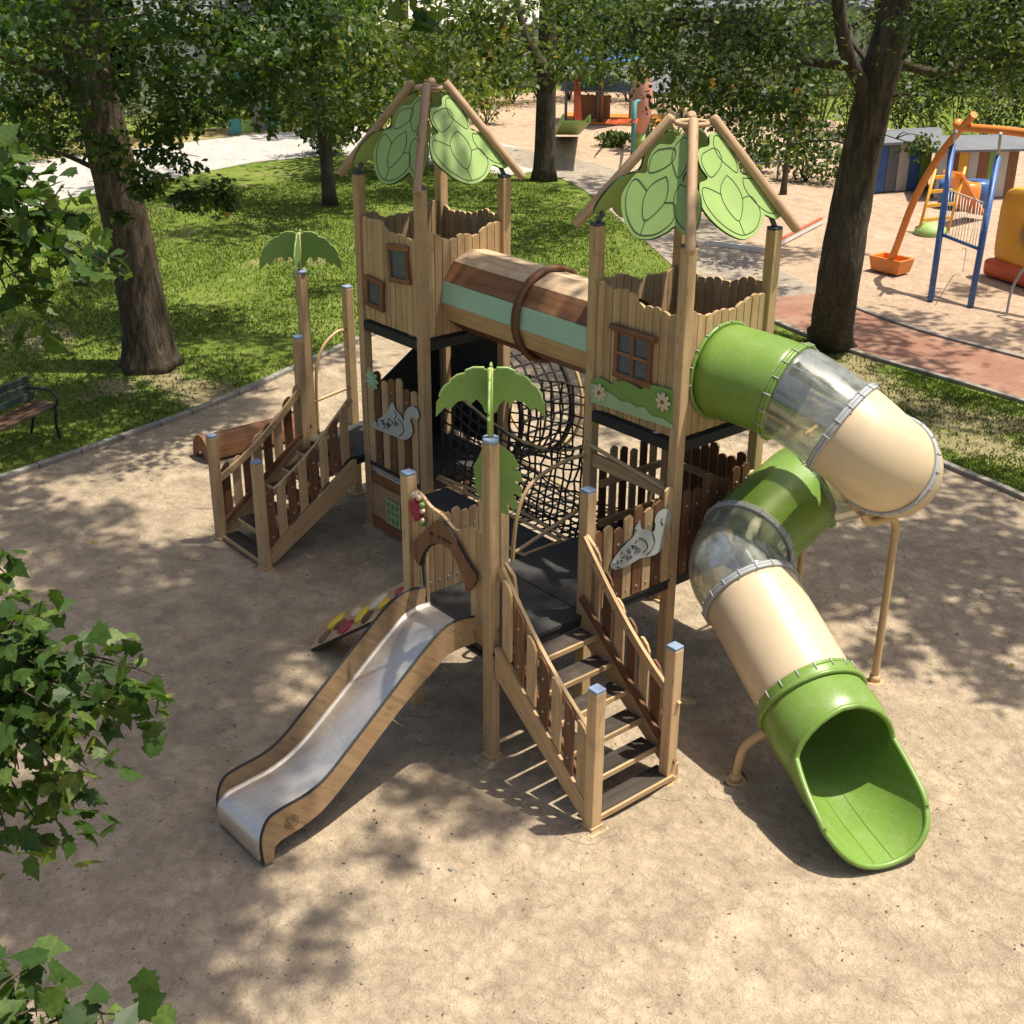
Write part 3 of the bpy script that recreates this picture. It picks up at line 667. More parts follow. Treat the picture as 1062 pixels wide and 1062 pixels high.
# grab hoops
def hoop(pts, label, r=.019, mat='tan', parent=PS, name='grab_hoop'):
    b = MB(); b.tube(smooth_path(pts, 7), r, 10); o = b.build(name, mat, parent); 
    if label: tag(o, label)
    return o
hoop([(-1.1, 1.14, .95), (-1.1, 1.2, 1.45), (-1.1, 1.36, 1.72), (-1.1, 1.7, 1.83), (-1.07, 2.0, 1.86)], 'tan grab hoop at the net')
hoop([(-1.1, 1.18, 1.1), (-1.1, 1.95, 1.3)], None)
hoop([(-5.2, 1.68, .9), (-5.2, 1.7, 1.6), (-5.2, 1.8, 1.9), (-5.22, 2.0, 2.04), (-5.25, 2.15, 2.04)], 'tan grab hoop on the rear platform')
hoop([(-5.2, 1.65, 1.3), (-5.25, 2.18, 1.35)], None)
hoop([(-3.3, 2.92, 2.9), (-3.05, 3.3, 2.82), (-2.8, 3.55, 2.5), (-2.75, 3.6, 1.6), (-2.75, 3.6, .0)], 'tan sliding pole beside the rear tower')
hoop([(.03, 2.95, 1.75), (.05, 3.5, 1.9), (.05, 3.9, 2.0)], None)
hoop([(-1.05, 1.98, 1.98), (-.5, 2.0, 1.9), (-.05, 2.0, 1.84)], None)
b = MB(); b.beam((-1.0, 2.03, 1.82), (-.1, 2.03, 1.82), .04, .13); b.build('cross_beam', 'plank', TR, bevel=.004)

# ---- climbing ramp on the left of the slide platform
b = MB(); A_, B_, D_ = V((-2.42, -.23, .02)), V((-1.12, .14, .98)), V((-2.80, .12, .03)); E_ = B_ + (D_ - A_)
nn = (B_ - A_).cross(D_ - A_).normalized()
if nn.z < 0: nn = -nn
b.prism([A_, B_, E_, D_], nn * -.035, 0, side=1); RP = b.build('climbing_ramp', ['ply', 'ink'], PS, org=(A_ + E_) / 2, bevel=.003); tag(RP, 'tilted climbing ramp with coloured holds')
hm = ['brown', 'yellow', 'brown', 'red', 'peach', 'yellow', 'brown', 'peach', 'yellow', 'brown', 'red', 'yellow', 'brown']
for i, m_ in enumerate(hm):
    u_, v_ = .12 + .8 * i / 12, (.25, .7, .48)[i % 3]; p = A_ + (B_ - A_) * u_ + (D_ - A_) * v_ * .9
    b = MB(); r_ = .075 + .03 * (i % 2)
    b.tube([p - nn * .005, p + nn * .012, p + nn * .024, p + nn * .028], [r_, r_ * .95, r_ * .7, r_ * .3], 10, 0, flute=lambda q, a, i=i: 1 + .18 * math.sin(2 * a + i) + .1 * math.sin(3 * a)); b.build('climbing_hold', m_, RP)

# ---- tube slide
K = [(0.02, 2.53, 2.83), (.62, 2.66, 2.77), (1.12, 2.76, 2.58), (1.38, 2.88, 2.38), (1.34, 3.22, 2.16), (.98, 3.50, 1.97), (.46, 3.36, 1.70), (.47, 2.86, 1.55), (.52, 2.44, 1.43), (.64, 2.17, 1.31), (.9, 2.06, 1.19), (1.75, 1.79, .76)]
SP = smooth_path(K, 10); TS = empty('tube_slide', (.9, 2.6, 0), PS); tag(TS, 'spiral tube slide in green, cream and clear plastic')
def frames(path):
    T = [(path[min(i + 1, len(path) - 1)] - path[max(i - 1, 0)]).normalized() for i in range(len(path))]; return T
TT = frames(SP)
TT[0] = X
RT = .405
def section(a, b_, mat, r=RT):
    b = MB(); pth = SP[round(a * 10):round(b_ * 10) + 1]; b.tube(pth, r, 44, 0, cap=False, tone=.5)
    if a == 0:
        for v_ in b.v[:44]: v_.x = .0
    o = b.build('tube_section', mat, TS); s = o.modifiers.new('solid', 'SOLIDIFY'); s.thickness = .014 if mat != 'clear' else .006; s.offset = -1
    return o
def flange(k, mat, r=RT, w=.022, bolts='galv', at_=None, tn=None):
    c = at_ or SP[round(k * 10)]; t = tn or TT[round(k * 10)]; b = MB()
    for s in (-.014, .014):
        b.ring(c + t * s, t, r + .008, .018, 56, 8, 0)
    x = t.orthogonal().normalized(); y = t.cross(x)
    for i in range(18):
        a = 2 * pi * i / 18; p = c + (x * math.cos(a) + y * math.sin(a)) * (r + .026); b.tube([p - t * .034, p + t * .034], .0055, 6, 1)
    b.build('flange', [mat, bolts], TS)
for a, b_, mt in ((0, 1, 'tubegreen'), (1, 2, 'clear'), (2, 3.5, 'tubecream'), (3.5, 5, 'tubecream'), (5, 6, 'clear'), (6, 8, 'tubegreen'), (8, 10, 'clear'), (10, 11, 'tubecream')):
    tag(section(a, b_, mt), {'tubegreen': 'green tube section', 'clear': 'clear tube section', 'tubecream': 'cream tube section'}[mt])
for k, mt in ((0, 'tubegreen'), (1, 'tubegreen'), (2, 'galv'), (3.5, 'galv'), (5, 'tan'), (6, 'tubegreen'), (8, 'galv'), (10, 'galv'), (11, 'tubegreen')): flange(k, mt)
# exit scoop
ex = SP[-1]; h = V((.93, -.37, 0)).normalized(); sd = V((-h.y, h.x, 0)); LE = 1.26; Rs = .42
def cz(s): return ex.z + (.52 - ex.z) * (1 - (1 - min(1, s / .95)) ** 2.0)
def Af(v):
    if v < .40: return pi
    if v < .48: q = (v - .40) / .08; q = (q * q * (3 - 2 * q)) ** .7; return pi * (1 - q) + math.radians(100) * q
    q = (v - .48) / .52; return math.radians(100) * (1 - q) + math.radians(66) * q
nv, nf = 100, 48; G = []
for i in range(nv + 1):
    v = i / nv; A = Af(v); row = []
    for j in range(nf + 1):
        ph = A * (2 * j / nf - 1); lim = 1.0
        s = LE * v * (1 - .17 * max(0, v - .3) * (abs(ph) / 1.6) ** 2.2)
        s *= 1 - .10 * v ** 7 * abs(2 * j / nf - 1) ** 5
        slope = (cz(s + .01) - cz(s - .01)) / .02 if s > .02 else (cz(.03) - cz(.01)) / .02
        nb = (Z - h * slope * -1 * -1).normalized() if False else (Z * 1 + h * (-slope)).normalized()
        r = Rs * (1 + .22 * max(0, v - .42)) * (1 + .07 * math.sin(pi * min(1, max(0, (v - .10) / .34))) * max(0, min(1, (abs(ph) - 1.0) / .5)))
        fl = max(0, v - .75) / .25
        row.append(ex + h * s + Z * (cz(s) - ex.z) + sd * (r * math.sin(ph)) - nb * (r * math.cos(ph) * (1 - .0 * fl)))
    G.append(row)
ix = lambda i, j: i * (nf + 1) + (0 if j == nf and Af(i / nv) > pi - .001 else j)
b = MB(); b.add([p for r_ in G for p in r_], [(ix(i, j), ix(i, j + 1), ix(i + 1, j + 1), ix(i + 1, j)) for i in range(nv) for j in range(nf)], 0, smooth=True, tone=.5)
o = b.build('exit_scoop', 'tubegreen', TS); s_ = o.modifiers.new('solid', 'SOLIDIFY'); s_.thickness = .018; s_.offset = 0
i0 = next(i for i in range(nv + 1) if Af(i / nv) < pi - .01)
rim = [G[i][nf] for i in range(i0, nv)] + [G[nv][j] for j in range(nf, -1, -1)] + [G[i][0] for i in range(nv - 1, i0 - 1, -1)]
b = MB(); b.tube(rim, .024, 10, 0, closed=True, tone=.5)
for q in (-.08, .08): b.tube([G[i][nf // 2] + sd * q + Z * (.0135 + .004 * (abs(q) > 0)) for i in range(46, nv - 1)], .004, 6, 0)
b.ring(ex + h * .10 - Z * .04, (h - Z * .45).normalized(), Rs + .018, .02, 56, 8, 0)
b.build('rim', 'tubegreen', o)
def support(pts, r=.036):
    b = MB(); b.tube(smooth_path(pts, 7), r, 14); p = V(pts[0]); b.tube([(p.x, p.y, .0), (p.x, p.y, .03)], .085, 16); b.tube([(p.x, p.y, .03), (p.x, p.y, .09)], [.055, .045], 14); b.build('support_pole', 'tan', TS)
support([(1.33, 3.41, 0), (1.33, 3.41, 1.35), (1.33, 3.38, 1.62), (1.33, 3.24, 1.70), (1.33, 3.0, 1.74), (1.33, 2.88, 1.86)])
support([(.38, 3.42, 0), (.38, 3.42, .8), (.38, 3.40, 1.34)], .028)
support([(1.52, 1.29, 0), (1.54, 1.33, .32), (1.66, 1.44, .50)])

# ---- brown half barrel lying behind the rear stairs (part of the structure's slide end)
b = MB(); ca = V((-7.38, 1.28, 0)); 
for k in range(6):
    a0, a1 = pi * k / 6, pi * (k + 1) / 6; q = []
    for yy, a in ((0, a0), (1.35, a0), (1.35, a1), (0, a1)): q.append(ca + V((.02 * yy - .2 * math.cos(a), yy, .06 + .26 * math.sin(a))))
    b.vprism(q, V((0, 0, -.02)), 0, axis=(0, 1, 0))
for yy in (-.03, 1.35):
    pts = [ca + V((-.215 * math.cos(pi * i / 16), yy, .05 + .285 * math.sin(pi * i / 16))) for i in range(17)] + [ca + V((.215 - .0, yy, 0)), ca + V((.12, yy, 0)), ca + V((.1, yy, .08)), ca + V((0, yy, .12)), ca + V((-.1, yy, .08)), ca + V((-.12, yy, 0)), ca + V((-.215, yy, 0))]
    b.prism(pts, (0, .03, 0), 1)
tag(b.build('play_log', ['brown2', 'brown2'], None, org=ca, bevel=.004), 'low brown wooden crawl log behind the rear stairs', 'play log')
#@@SETTING
# ================================================================== GROUND
def sheet(name, pts, z, mat, sub=0):
    me = bpy.data.meshes.new(name); me.from_pydata([(p[0], p[1], z) for p in pts], [], [list(range(len(pts)))]); me.materials.append(M[mat])
    o = bpy.data.objects.new(name, me); C.objects.link(o); return tag(o, None, None, None, 'structure')
def groundmat(name, build):
    m, nt, b = newmat(name); g = N(nt); b.inputs['Roughness'].default_value = .95; b.inputs['Specular IOR Level'].default_value = .12; build(g, b); M[name] = m
def dirt(base, warm, dark):
    def f(g, b):
        p = g.pos()
        big = g.noise(p, .55, 5, .6, .4); medn = g.noise(p, 3.2, 6, .65, .3); fine = g.noise(p, 38, 4, .7); grit = g.noise(p, 150, 2, .6); blot = g.noise(p, 1.3, 4, .6, 1.0); scuf = g.noise(p, 9.5, 5, .7, .8); pale = g.noise(p, 2.1, 5, .65, .6)
        c = g.ramp(big, [(.32, base), (.62, warm)])
        c = g.mix(g.ramp(medn, [(.38, (.75,) * 3), (.62, (0, 0, 0))]), c, dark)
        c = g.mix(g.ramp(blot, [(.56, (0, 0, 0)), (.72, (.5,) * 3)]), c, tuple(x * .72 for x in dark))
        c = g.mix(g.ramp(fine, [(.55, (0, 0, 0)), (.75, (.55,) * 3)]), c, tuple(x * .55 for x in dark))
        c = g.mix(g.ramp(scuf, [(.52, (0, 0, 0)), (.70, (.3,) * 3)]), c, tuple(x * .78 for x in dark))
        c = g.mix(g.ramp(pale, [(.54, (0, 0, 0)), (.68, (.6,) * 3)]), c, tuple(min(1, x * 1.13) for x in warm))
        c = g.mix(g.ramp(grit, [(.6, (0, 0, 0)), (.75, (.45,) * 3)]), c, tuple(min(1, x * 1.35) for x in warm))
        g.l(c, b.inputs['Base Color'])
        n = g.bump(medn, .7, .10, b); n = g.bump(scuf, 1.0, .045, b, n); n2 = g.bump(fine, .7, .018, b, n); g.bump(grit, .5, .005, b, n2)
    return f
groundmat('yard_dirt', dirt((.415, .325, .225), (.51, .40, .275), (.31, .24, .165)))
groundmat('play_sand', dirt((.47, .34, .235), (.54, .39, .27), (.38, .27, .185)))
groundmat('pale_path', dirt((.50, .46, .41), (.56, .52, .47), (.44, .40, .36)))
groundmat('asphalt', dirt((.36, .30, .24), (.44, .36, .27), (.27, .23, .185)))
groundmat('dry_verge', dirt((.36, .27, .11), (.42, .32, .15), (.22, .2, .08)))
BARE = [(925, 408, .9), (985, 432, 1.0), (1030, 466, .8), (890, 388, .7), (215, 408, .8), (120, 402, .5), (960, 452, .6), (40, 348, .9), (880, 372, .6), (1055, 440, .7), (170, 392, .6)]
BC = [(U(x, y, 2, -.028).x, U(x, y, 2, -.028).y, r_) for x, y, r_ in BARE]
def gr(g, b):
    p = g.pos(); big = g.noise(p, .35, 5, .6, .6); med_ = g.noise(p, 2.4, 5, .65); fine = g.noise(g.mapping(p, (1, 1, 1)), 26, 4, .7); bare = g.noise(p, .55, 5, .62, .8)
    c = g.ramp(big, [(.32, (.11, .165, .022)), (.55, (.19, .25, .04)), (.72, (.27, .30, .075))])
    c = g.mix(g.ramp(fine, [(.4, (.7,) * 3), (.6, (0, 0, 0))]), c, (.075, .115, .018))
    c = g.mix(g.ramp(med_, [(.5, (0, 0, 0)), (.7, (.5,) * 3)]), c, (.30, .32, .09))
    c = g.mix(g.ramp(bare, [(.60, (0, 0, 0)), (.70, (.85,) * 3)]), c, (.30, .23, .13))
    wob = g.math('MULTIPLY', g.math('SUBTRACT', g.noise(p, 2.6, 5, .7), .5), 1.7); soil = g.mix(g.noise(p, 7, 5, .7), (.22, .18, .09), (.40, .32, .185))
    for bx, by, br in BC:
        vs = g.n('ShaderNodeVectorMath', operation='DISTANCE'); g.l(g.mapping(p, (.8 / br, 1.35 / br, 0)), vs.inputs[0]); vs.inputs[1].default_value = (bx * .8 / br, by * 1.35 / br, 0)
        c = g.mix(g.ramp(g.math('ADD', vs.outputs['Value'], wob), [(.45, (.9,) * 3), (1.0, (0, 0, 0))]), c, soil)
    g.l(c, b.inputs['Base Color']); n = g.bump(fine, .9, .05, b); g.bump(med_, .5, .1, b, n)
groundmat('lawn_grass', gr)
def brick(g, b):
    p = g.pos(); br = g.n('ShaderNodeTexBrick'); g.l(p, br.inputs['Vector']); br.inputs['Scale'].default_value = 5; br.inputs['Mortar Size'].default_value = .018
    br.inputs['Color1'].default_value = (.31, .145, .098, 1); br.inputs['Color2'].default_value = (.245, .108, .074, 1); br.inputs['Mortar'].default_value = (.26, .17, .12, 1)
    n1 = g.noise(p, 1.3, 5, .6); n2 = g.noise(p, 45, 3)
    c = g.mix(g.ramp(n1, [(.42, (0, 0, 0)), (.66, (.65,) * 3)]), br.outputs['Color'], (.38, .25, .17)); c = g.mix(g.math('MULTIPLY', n2, .4), c, (.2, .12, .08))
    g.l(c, b.inputs['Base Color']); g.bump(br.outputs['Fac'], -.3, .01, b)
groundmat('brick_paving', brick)
def conc(g, b):
    p = g.pos(); n1 = g.noise(p, 6, 5); n2 = g.noise(p, 60, 3); c = g.ramp(n1, [(.35, (.23, .21, .18)), (.65, (.36, .33, .28))]); c = g.mix(g.math('MULTIPLY', n2, .5), c, (.16, .14, .12)); g.l(c, b.inputs['Base Color']); g.bump(n2, .5, .008, b)
groundmat('kerb_concrete', conc)

sheet('ground', [(-500, -500), (500, -500), (500, 500), (-500, 500)], -.10, 'lawn_grass')
sheet('lawn', [(-60, -40), (40, -40), (40, 40), (-60, 60)], -.03, 'lawn_grass')
KERB = [(-7.9, -6, 0), (-7.95, -3, 0), (-8.29, -.99, 0), (-8.95, 1.95, 0), (-9.71, 4.04, 0), (-10.5, 6.2, 0), (-10.7, 8.3, 0), (-9.6, 9.9, 0), (-7.0, 10.0, 0), (-3.56, 9.16, 0), (-1.45, 8.45, 0), (.04, 8.2, 0), (3, 7.5, 0), (9, 6, 0)]
KP = smooth_path(KERB, 5)
sheet('dirt_yard', [(p.x, p.y) for p in KP] + [(14, 2), (14, -14), (-4, -14)], 0, 'yard_dirt')
me = bpy.data.objects['dirt_yard'].data; vs = [tuple(v.co) for v in me.vertices]; fs = [tuple(p.vertices) for p in me.polygons]
for x, y in ((0, 0), (-1.06, 0), (1.21, 0), (1.15, .88), (.03, .985), (0, 2.035), (0, 3.085), (-1.05, 2.035), (-4.14, .29), (-5.09, .29), (-4.32, 1.8), (-3.27, 1.8), (1.33, 3.41), (1.52, 1.29), (.4, 3.42)):
    o_ = len(vs); ra = R.uniform(.17, .24); ph = R.uniform(0, 6)
    for q, zz in ((1, .0035), (.7, .014), (.42, .030)):
        for k in range(20): a = 2 * pi * k / 20; rr = ra * q * (1 + .2 * math.sin(2 * a + ph) + .1 * math.sin(5 * a + ph)); vs.append((x + rr * math.cos(a), y + rr * math.sin(a), zz + R.uniform(0, .004) * (q < 1)))
    for r_ in range(2): fs += [(o_ + r_ * 20 + k, o_ + r_ * 20 + (k + 1) % 20, o_ + r_ * 20 + 20 + (k + 1) % 20, o_ + r_ * 20 + 20 + k) for k in range(20)]
me2 = bpy.data.meshes.new('dirt_yard'); me2.from_pydata(vs, [], fs); me2.materials.append(M['yard_dirt']); me2.polygons.foreach_set('use_smooth', [i > 0 for i in range(len(fs))]); bpy.data.objects['dirt_yard'].data = me2
b = MB(); L = 0
kp = []
for a, c in zip(KP[:-1], KP[1:]):
    d = (c - a); n_ = max(1, round(d.length / .8))
    for i in range(n_): kp.append((a + d * (i / n_), a + d * ((i + 1) / n_)))
for a, c in kp:
    d = (c - a).normalized(); o_ = V((-d.y, d.x, 0)) * .05; b.beam(a + d * .006 + o_ + Z * .0, c - d * .006 + o_ + Z * R.uniform(-.004, .004), .10, .12)
tag(b.build('kerb', 'kerb_concrete', None, org=(0, 0, 0), bevel=.012), kind='structure')
CP = smooth_path([(14, 11.0, 0), (6, 11.9, 0), (-2, 12.4, 0), (-5.5, 12.55, 0), (-9, 13.7, 0), (-13, 16.0, 0), (-18.3, 18.9, 0), (-23, 19.6, 0), (-28, 18.4, 0)], 6)
def strip(path, w_): 
    l, r_ = [], []
    for i, p in enumerate(path):
        d = (path[min(i + 1, len(path) - 1)] - path[max(i - 1, 0)]).normalized(); n_ = V((-d.y, d.x, 0)); l.append(p + n_ * w_); r_.append(p - n_ * w_)
    return [(p.x, p.y) for p in l] + [(p.x, p.y) for p in r_[::-1]]
sheet('sand_ground', [(16, 12.6), (-2, 13.2), (-5.5, 13.4), (-9, 14.6), (-13, 17.0), (-18.3, 19.9), (-23, 20.4), (-29, 19), (-34, 24), (-34, 33), (-16, 33), (16, 27)], -.022, 'play_sand')
k_ = next(i for i, p in enumerate(CP) if p.x < -7.2)
sheet('asphalt_path', strip(CP[k_:], 1.0), -.016, 'asphalt')
sheet('brick_path', strip(CP[:k_ + 2], .86), -.010, 'brick_paving')
b = MB(); pl = strip(CP[:k_ + 2], .92); n_ = len(pl) // 2
for side in (pl[:n_], pl[n_:]):
    for a, c in zip(side[:-1], side[1:]): b.beam((a[0], a[1], -.0), (c[0], c[1], -.0), .10, .06)
tag(b.build('path_kerb', 'kerb_concrete', None, org=(0, 0, 0), bevel=.01), kind='structure')
sheet('pale_path', [(-22.3, -6), (-23.0, 1), (-23.7, 4.7), (-24.8, 6.6), (-25.5, 9.2), (-26.6, 13), (-26.3, 15.6), (-23.5, 16.6), (-20.5, 17.4), (-20.5, 20), (-26, 21), (-31.2, 19), (-31.2, 15), (-30.6, 8), (-29.6, 2), (-28, -6)], -.019, 'pale_path')
sheet('verge', [(-28.2, -6), (-29.7, 2), (-30.7, 8), (-31.3, 15), (-31.3, 19), (-33.2, 19), (-33.4, 8), (-31.5, -6)], -.021, 'dry_verge')

# ================================================================== FOLIAGE
DIAMOND = (np.array([(0, 0), (.27, .42), (0, 1), (-.27, .42)]), [(0, 1, 2), (0, 2, 3)])
_mp = [(0, 0), (.08, -.03), (.30, -.03), (.29, .12), (.45, .30), (.33, .36), (.37, .52), (.25, .53), (.20, .66), (.12, .76), (0, 1)]
MAPLE = (np.array(_mp + [(-x, y) for x, y in _mp[1:-1]]), [tuple([0] + list(range(1, 11))), tuple([0, 10] + list(range(19, 10, -1)))])
OVAL = (np.array([(0, 0), (.22, .22), (.27, .5), (.16, .8), (0, 1), (-.16, .8), (-.27, .5), (-.22, .22)]), [(0, 1, 2, 3, 4), (0, 4, 5, 6, 7)])
def leaf_mesh(name, P, size, shape, mats, up=.7, tone=None, fold=.3, nrm=None, droop=0.0, curl=.15):
    n = len(P); T, F = shape; k = len(T)
    nn = rng.normal(size=(n, 3)) * .75; nn[:, 2] += up
    if nrm is not None: nn += nrm * .5
    nn /= np.linalg.norm(nn, axis=1)[:, None]
    t = rng.normal(size=(n, 3)); t[:, 2] -= droop; t -= nn * (t * nn).sum(1)[:, None]; t /= np.linalg.norm(t, axis=1)[:, None]; s = np.cross(t, nn)
    sz = size * rng.uniform(.65, 1.25, n)
    lx, ly = T[:, 0], T[:, 1]
    h = -np.abs(lx) * fold - (ly ** 2) * curl - (lx ** 2) * curl * .8
    v = P[:, None, :] + sz[:, None, None] * (lx[None, :, None] * s[:, None, :] + ly[None, :, None] * t[:, None, :] + h[None, :, None] * nn[:, None, :])
    v = v.reshape(-1, 3)
    li = []; ls = []; lt = []
    base = (np.arange(n) * k)[:, None]
    fl = [np.array(f)[None, :] + base for f in F]
    loops = np.concatenate([np.concatenate([f[i] for f in fl]) for i in range(0)]) if False else np.concatenate([f.reshape(-1) for f in fl])
    tot = np.concatenate([np.full(n, len(f)) for f in F]); start = np.concatenate([[0], np.cumsum(tot)[:-1]])
    me = bpy.data.meshes.new(name); me.vertices.add(len(v)); me.vertices.foreach_set('co', v.ravel().astype(np.float32))
    me.loops.add(len(loops)); me.loops.foreach_set('vertex_index', loops.astype(np.int32))
    me.polygons.add(len(tot)); me.polygons.foreach_set('loop_start', start.astype(np.int32)); me.polygons.foreach_set('loop_total', tot.astype(np.int32))
    tn = rng.beta(1.6, 2.0, n) if tone is None else tone
    a = me.attributes.new('tone', 'FLOAT', 'POINT'); a.data.foreach_set('value', np.repeat(tn, k).astype(np.float32))
    for mm in mats: me.materials.append(M[mm])
    if len(mats) > 1:
        mi = (rng.random(n) < .012).astype(np.int32); me.polygons.foreach_set('material_index', np.tile(mi, len(F)))
    me.update(calc_edges=True); me.validate(); return me
def clump_points(clumps, sub=7, tight=.34):
    P = []; Nn = []; Tn = []
    for c, r, n in clumps:
        c = np.array(c); r = np.array(r if hasattr(r, '__len__') else (r, r, r * .7))
        u_ = rng.normal(size=(sub, 3)); u_ /= np.linalg.norm(u_, axis=1)[:, None]; cen = c + u_ * r * rng.uniform(.25, .95, (sub, 1)); tw = rng.uniform(-.3, .34, sub)  # tw: tone offset per cluster, colours in sunlit masses and dark gaps
        idx = rng.integers(0, sub, n); q = cen[idx] + rng.normal(size=(n, 3)) * r * tight * np.array([1, 1, .75])
        P.append(q); d = q - c; d /= np.linalg.norm(d, axis=1)[:, None] + 1e-6; Nn.append(d); Tn.append(np.clip(rng.beta(1.7, 2.1, n) + tw[idx], 0, 1))
    return np.concatenate(P), np.concatenate(Nn), np.concatenate(Tn)
def crown(parent, clumps, size, shape, mats, sub=7, tight=.34, org=None, up=.7, name='crown', droop=0.):
    P, Nn, Tn = clump_points(clumps, sub, tight); o_ = np.array(ORG[parent.name])
    me = leaf_mesh(name, P - o_, size, shape, mats, up, Tn, nrm=Nn, droop=droop); o = bpy.data.objects.new(name, me); C.objects.link(o); o.parent = parent; ORG[o.name] = ORG[parent.name]; return o
def trunk(parent, path, radii, mat, limbs=(), n=18, flare=True, name='trunk'):
    b = MB(); ph = [R.uniform(0, 6.28) for _ in range(4)]
    sp = smooth_path(path, 6); k = len(sp); rr = []
    for i in range(k):
        q = i / (k - 1) * (len(radii) - 1); a = int(min(q, len(radii) - 2)); rr.append(radii[a] + (radii[a + 1] - radii[a]) * (q - a))
    def fl(i, a):
        h_ = (sp[i] - sp[0]).length; f = 1 + .05 * math.sin(3 * a + ph[0] + h_ * .4) + .04 * math.sin(7 * a + ph[1] - h_ * .7) + R.uniform(-.03, .03)
        if flare: f += (.34 * math.exp(-h_ * 3.6)) * (1 + .45 * math.sin(5 * a + ph[2]))
        return f
    b.tube(sp, rr, n, flute=fl)
    for pts, r0, r1 in limbs:
        q = smooth_path(pts, 5); m_ = len(q); b.tube(q, [r0 + (r1 - r0) * (i / (m_ - 1)) ** .8 for i in range(m_)], 8)
    o = b.build(name, mat, parent); return o
def auto_limbs(path, clumps, r0=.09, zmin=1.8, every=1):
    out = []; nodes = [(p, r0) for p in smooth_path(path, 6) if p.z > zmin]
    ax = [p for p, _ in nodes]
    todo = sorted((V(c), r if not hasattr(r, '__len__') else r[0]) for c, r, n in clumps[::every]) if False else [(V(c), r if not hasattr(r, '__len__') else r[0]) for c, r, n in clumps[::every]]
    todo.sort(key=lambda q: min((q[0] - p).length for p in ax))
    for c, rr_ in todo:
        def cost(nd):
            p = nd[0]; hz = math.hypot(p.x - c.x, p.y - c.y); return (p - c).length + .9 * abs((c.z - p.z) - .3 * hz) + R.uniform(0, .35)
        best, rb = min(nodes, key=cost); L_ = (c - best).length; r1 = min(rb * .75, .018 + L_ * .02)
        side = (c - best).cross(Z); side = side.normalized() if side.length > .01 else X
        m1 = best.lerp(c, .35) + side * (R.uniform(-.12, .12) * L_) + Z * (.10 * L_); m2 = best.lerp(c, .7) + side * (R.uniform(-.1, .1) * L_) + Z * (R.uniform(.03, .1) * L_)
        out.append(([best, m1, m2, c], r1, .007)); nodes += [(m1, r1 * .8), (m2, r1 * .6), (c, r1 * .4)]
        for _ in range(3): e_ = c + V((R.uniform(-1, 1), R.uniform(-1, 1), R.uniform(-.5, .6))) * rr_ * .8; out.append(([m2, m2.lerp(e_, .5) + Z * .05, e_], .012, .004))
    return out
def shade(px, py, z, rad, n):     # unseen leaf clump placed up-sun so its shadow falls on the ground point
    p = U(px, py, 2, 0) + SUN * (z / SUN.z); return (tuple(p), (rad, rad, rad * .5), n)
HI = 1.5

# ---- big tree on the lawn, left
LT = tag(empty('maple_tree', (-11.4, 2.49, 0)), 'large maple with thick brown trunk on the lawn left of the towers', 'tree', 'trees around the playground')
pL = [(-11.4, 2.49, -.05), (-11.42, 2.46, 1.2), (-11.5, 2.37, 2.6), (-11.6, 2.25, 4.0), (-11.68, 2.15, 5.6), (-11.7, 2.1, 7.5), (-11.4, 2.3, 9.5)]
low = [(at(x, y, d), r, int(n * 1.0)) for x, y, d, r, n in (
    (20, 30, 17, .9, 420), (70, 25, 18.5, .9, 320), (150, 20, 17, .9, 420), (215, 35, 16, .8, 420), (265, 20, 16.5, .9, 460), (325, 20, 17, .8, 420), (190, 85, 18, .75, 300),
    (250, 75, 17.5, .7, 330), (300, 70, 17, .7, 330), (335, 60, 19, .7, 260), (25, 100, 18, .7, 330), (60, 130, 19, .55, 170), (165, 130, 19, .6, 240), (205, 125, 18.5, .5, 150), (235, 120, 18.5, .4, 110), (175, 165, 18.5, .45, 180), (150, 195, 19, .35, 110),
    (200, 205, 18.5, .35, 120), (225, 200, 18.2, .3, 90), (235, 215, 18.2, .25, 60), (120, 85, 19, .55, 160), (110, 150, 19.2, .4, 100), (130, 175, 19.3, .35, 80), (120, 225, 19.4, .25, 45), (285, 110, 17.5, .45, 130), (320, 110, 18.5, .5, 120), (40, 65, 21, .9, 300), (90, 20, 22, 1.2, 300), (240, 10, 22, 1.3, 420), (330, 5, 22, 1.2, 380), (10, 150, 21, .6, 160))]
hi = []
for i in range(15):
    a = R.uniform(0, 6.28); q = R.uniform(1.5, 5.5); hi.append(((-11.4 + q * math.cos(a), 2.5 + q * math.sin(a), R.uniform(6.6, 9.5)), (1.1, 1.1, .6), 330))
hi += [shade(x, y, z, r, n) for x, y, z, r, n in ((60, 330, 7.5, .9, 420), (20, 370, 7.5, .9, 420), (100, 400, 7.3, .8, 360), (50, 430, 7.3, .8, 380), (0, 420, 7.5, .8, 380), (150, 345, 7.5, .7, 260), (230, 330, 7.8, .7, 220), (270, 350, 7.8, .6, 160), (110, 300, 7.8, .6, 180), (250, 215, 8.5, .9, 260), (300, 235, 8.5, .8, 240), (200, 240, 8.2, .6, 150), (330, 300, 8, .6, 120), (20, 470, 7.5, .6, 200), (240, 400, 7.8, .4, 100))]  # unseen clumps added up-sun to shade the lawn
trunk(LT, pL, [.36, .345, .33, .305, .27, .2, .12], 'bark', auto_limbs(pL, low, .10) + auto_limbs(pL, hi, .13, 4.5) + [([(-11.72, 2.1, 3.9), at(60, 80, 20.2), at(15, 62, 19.5), at(-40, 50, 19)], .14, .05)], 22)
crown(LT, [(c, r, int(n * 1.45)) for c, r, n in low], .095, MAPLE, ['leafA', 'leafY'], 11, .24); crown(LT, hi, .26, DIAMOND, ['leafA'], 6, .4, name='crown')

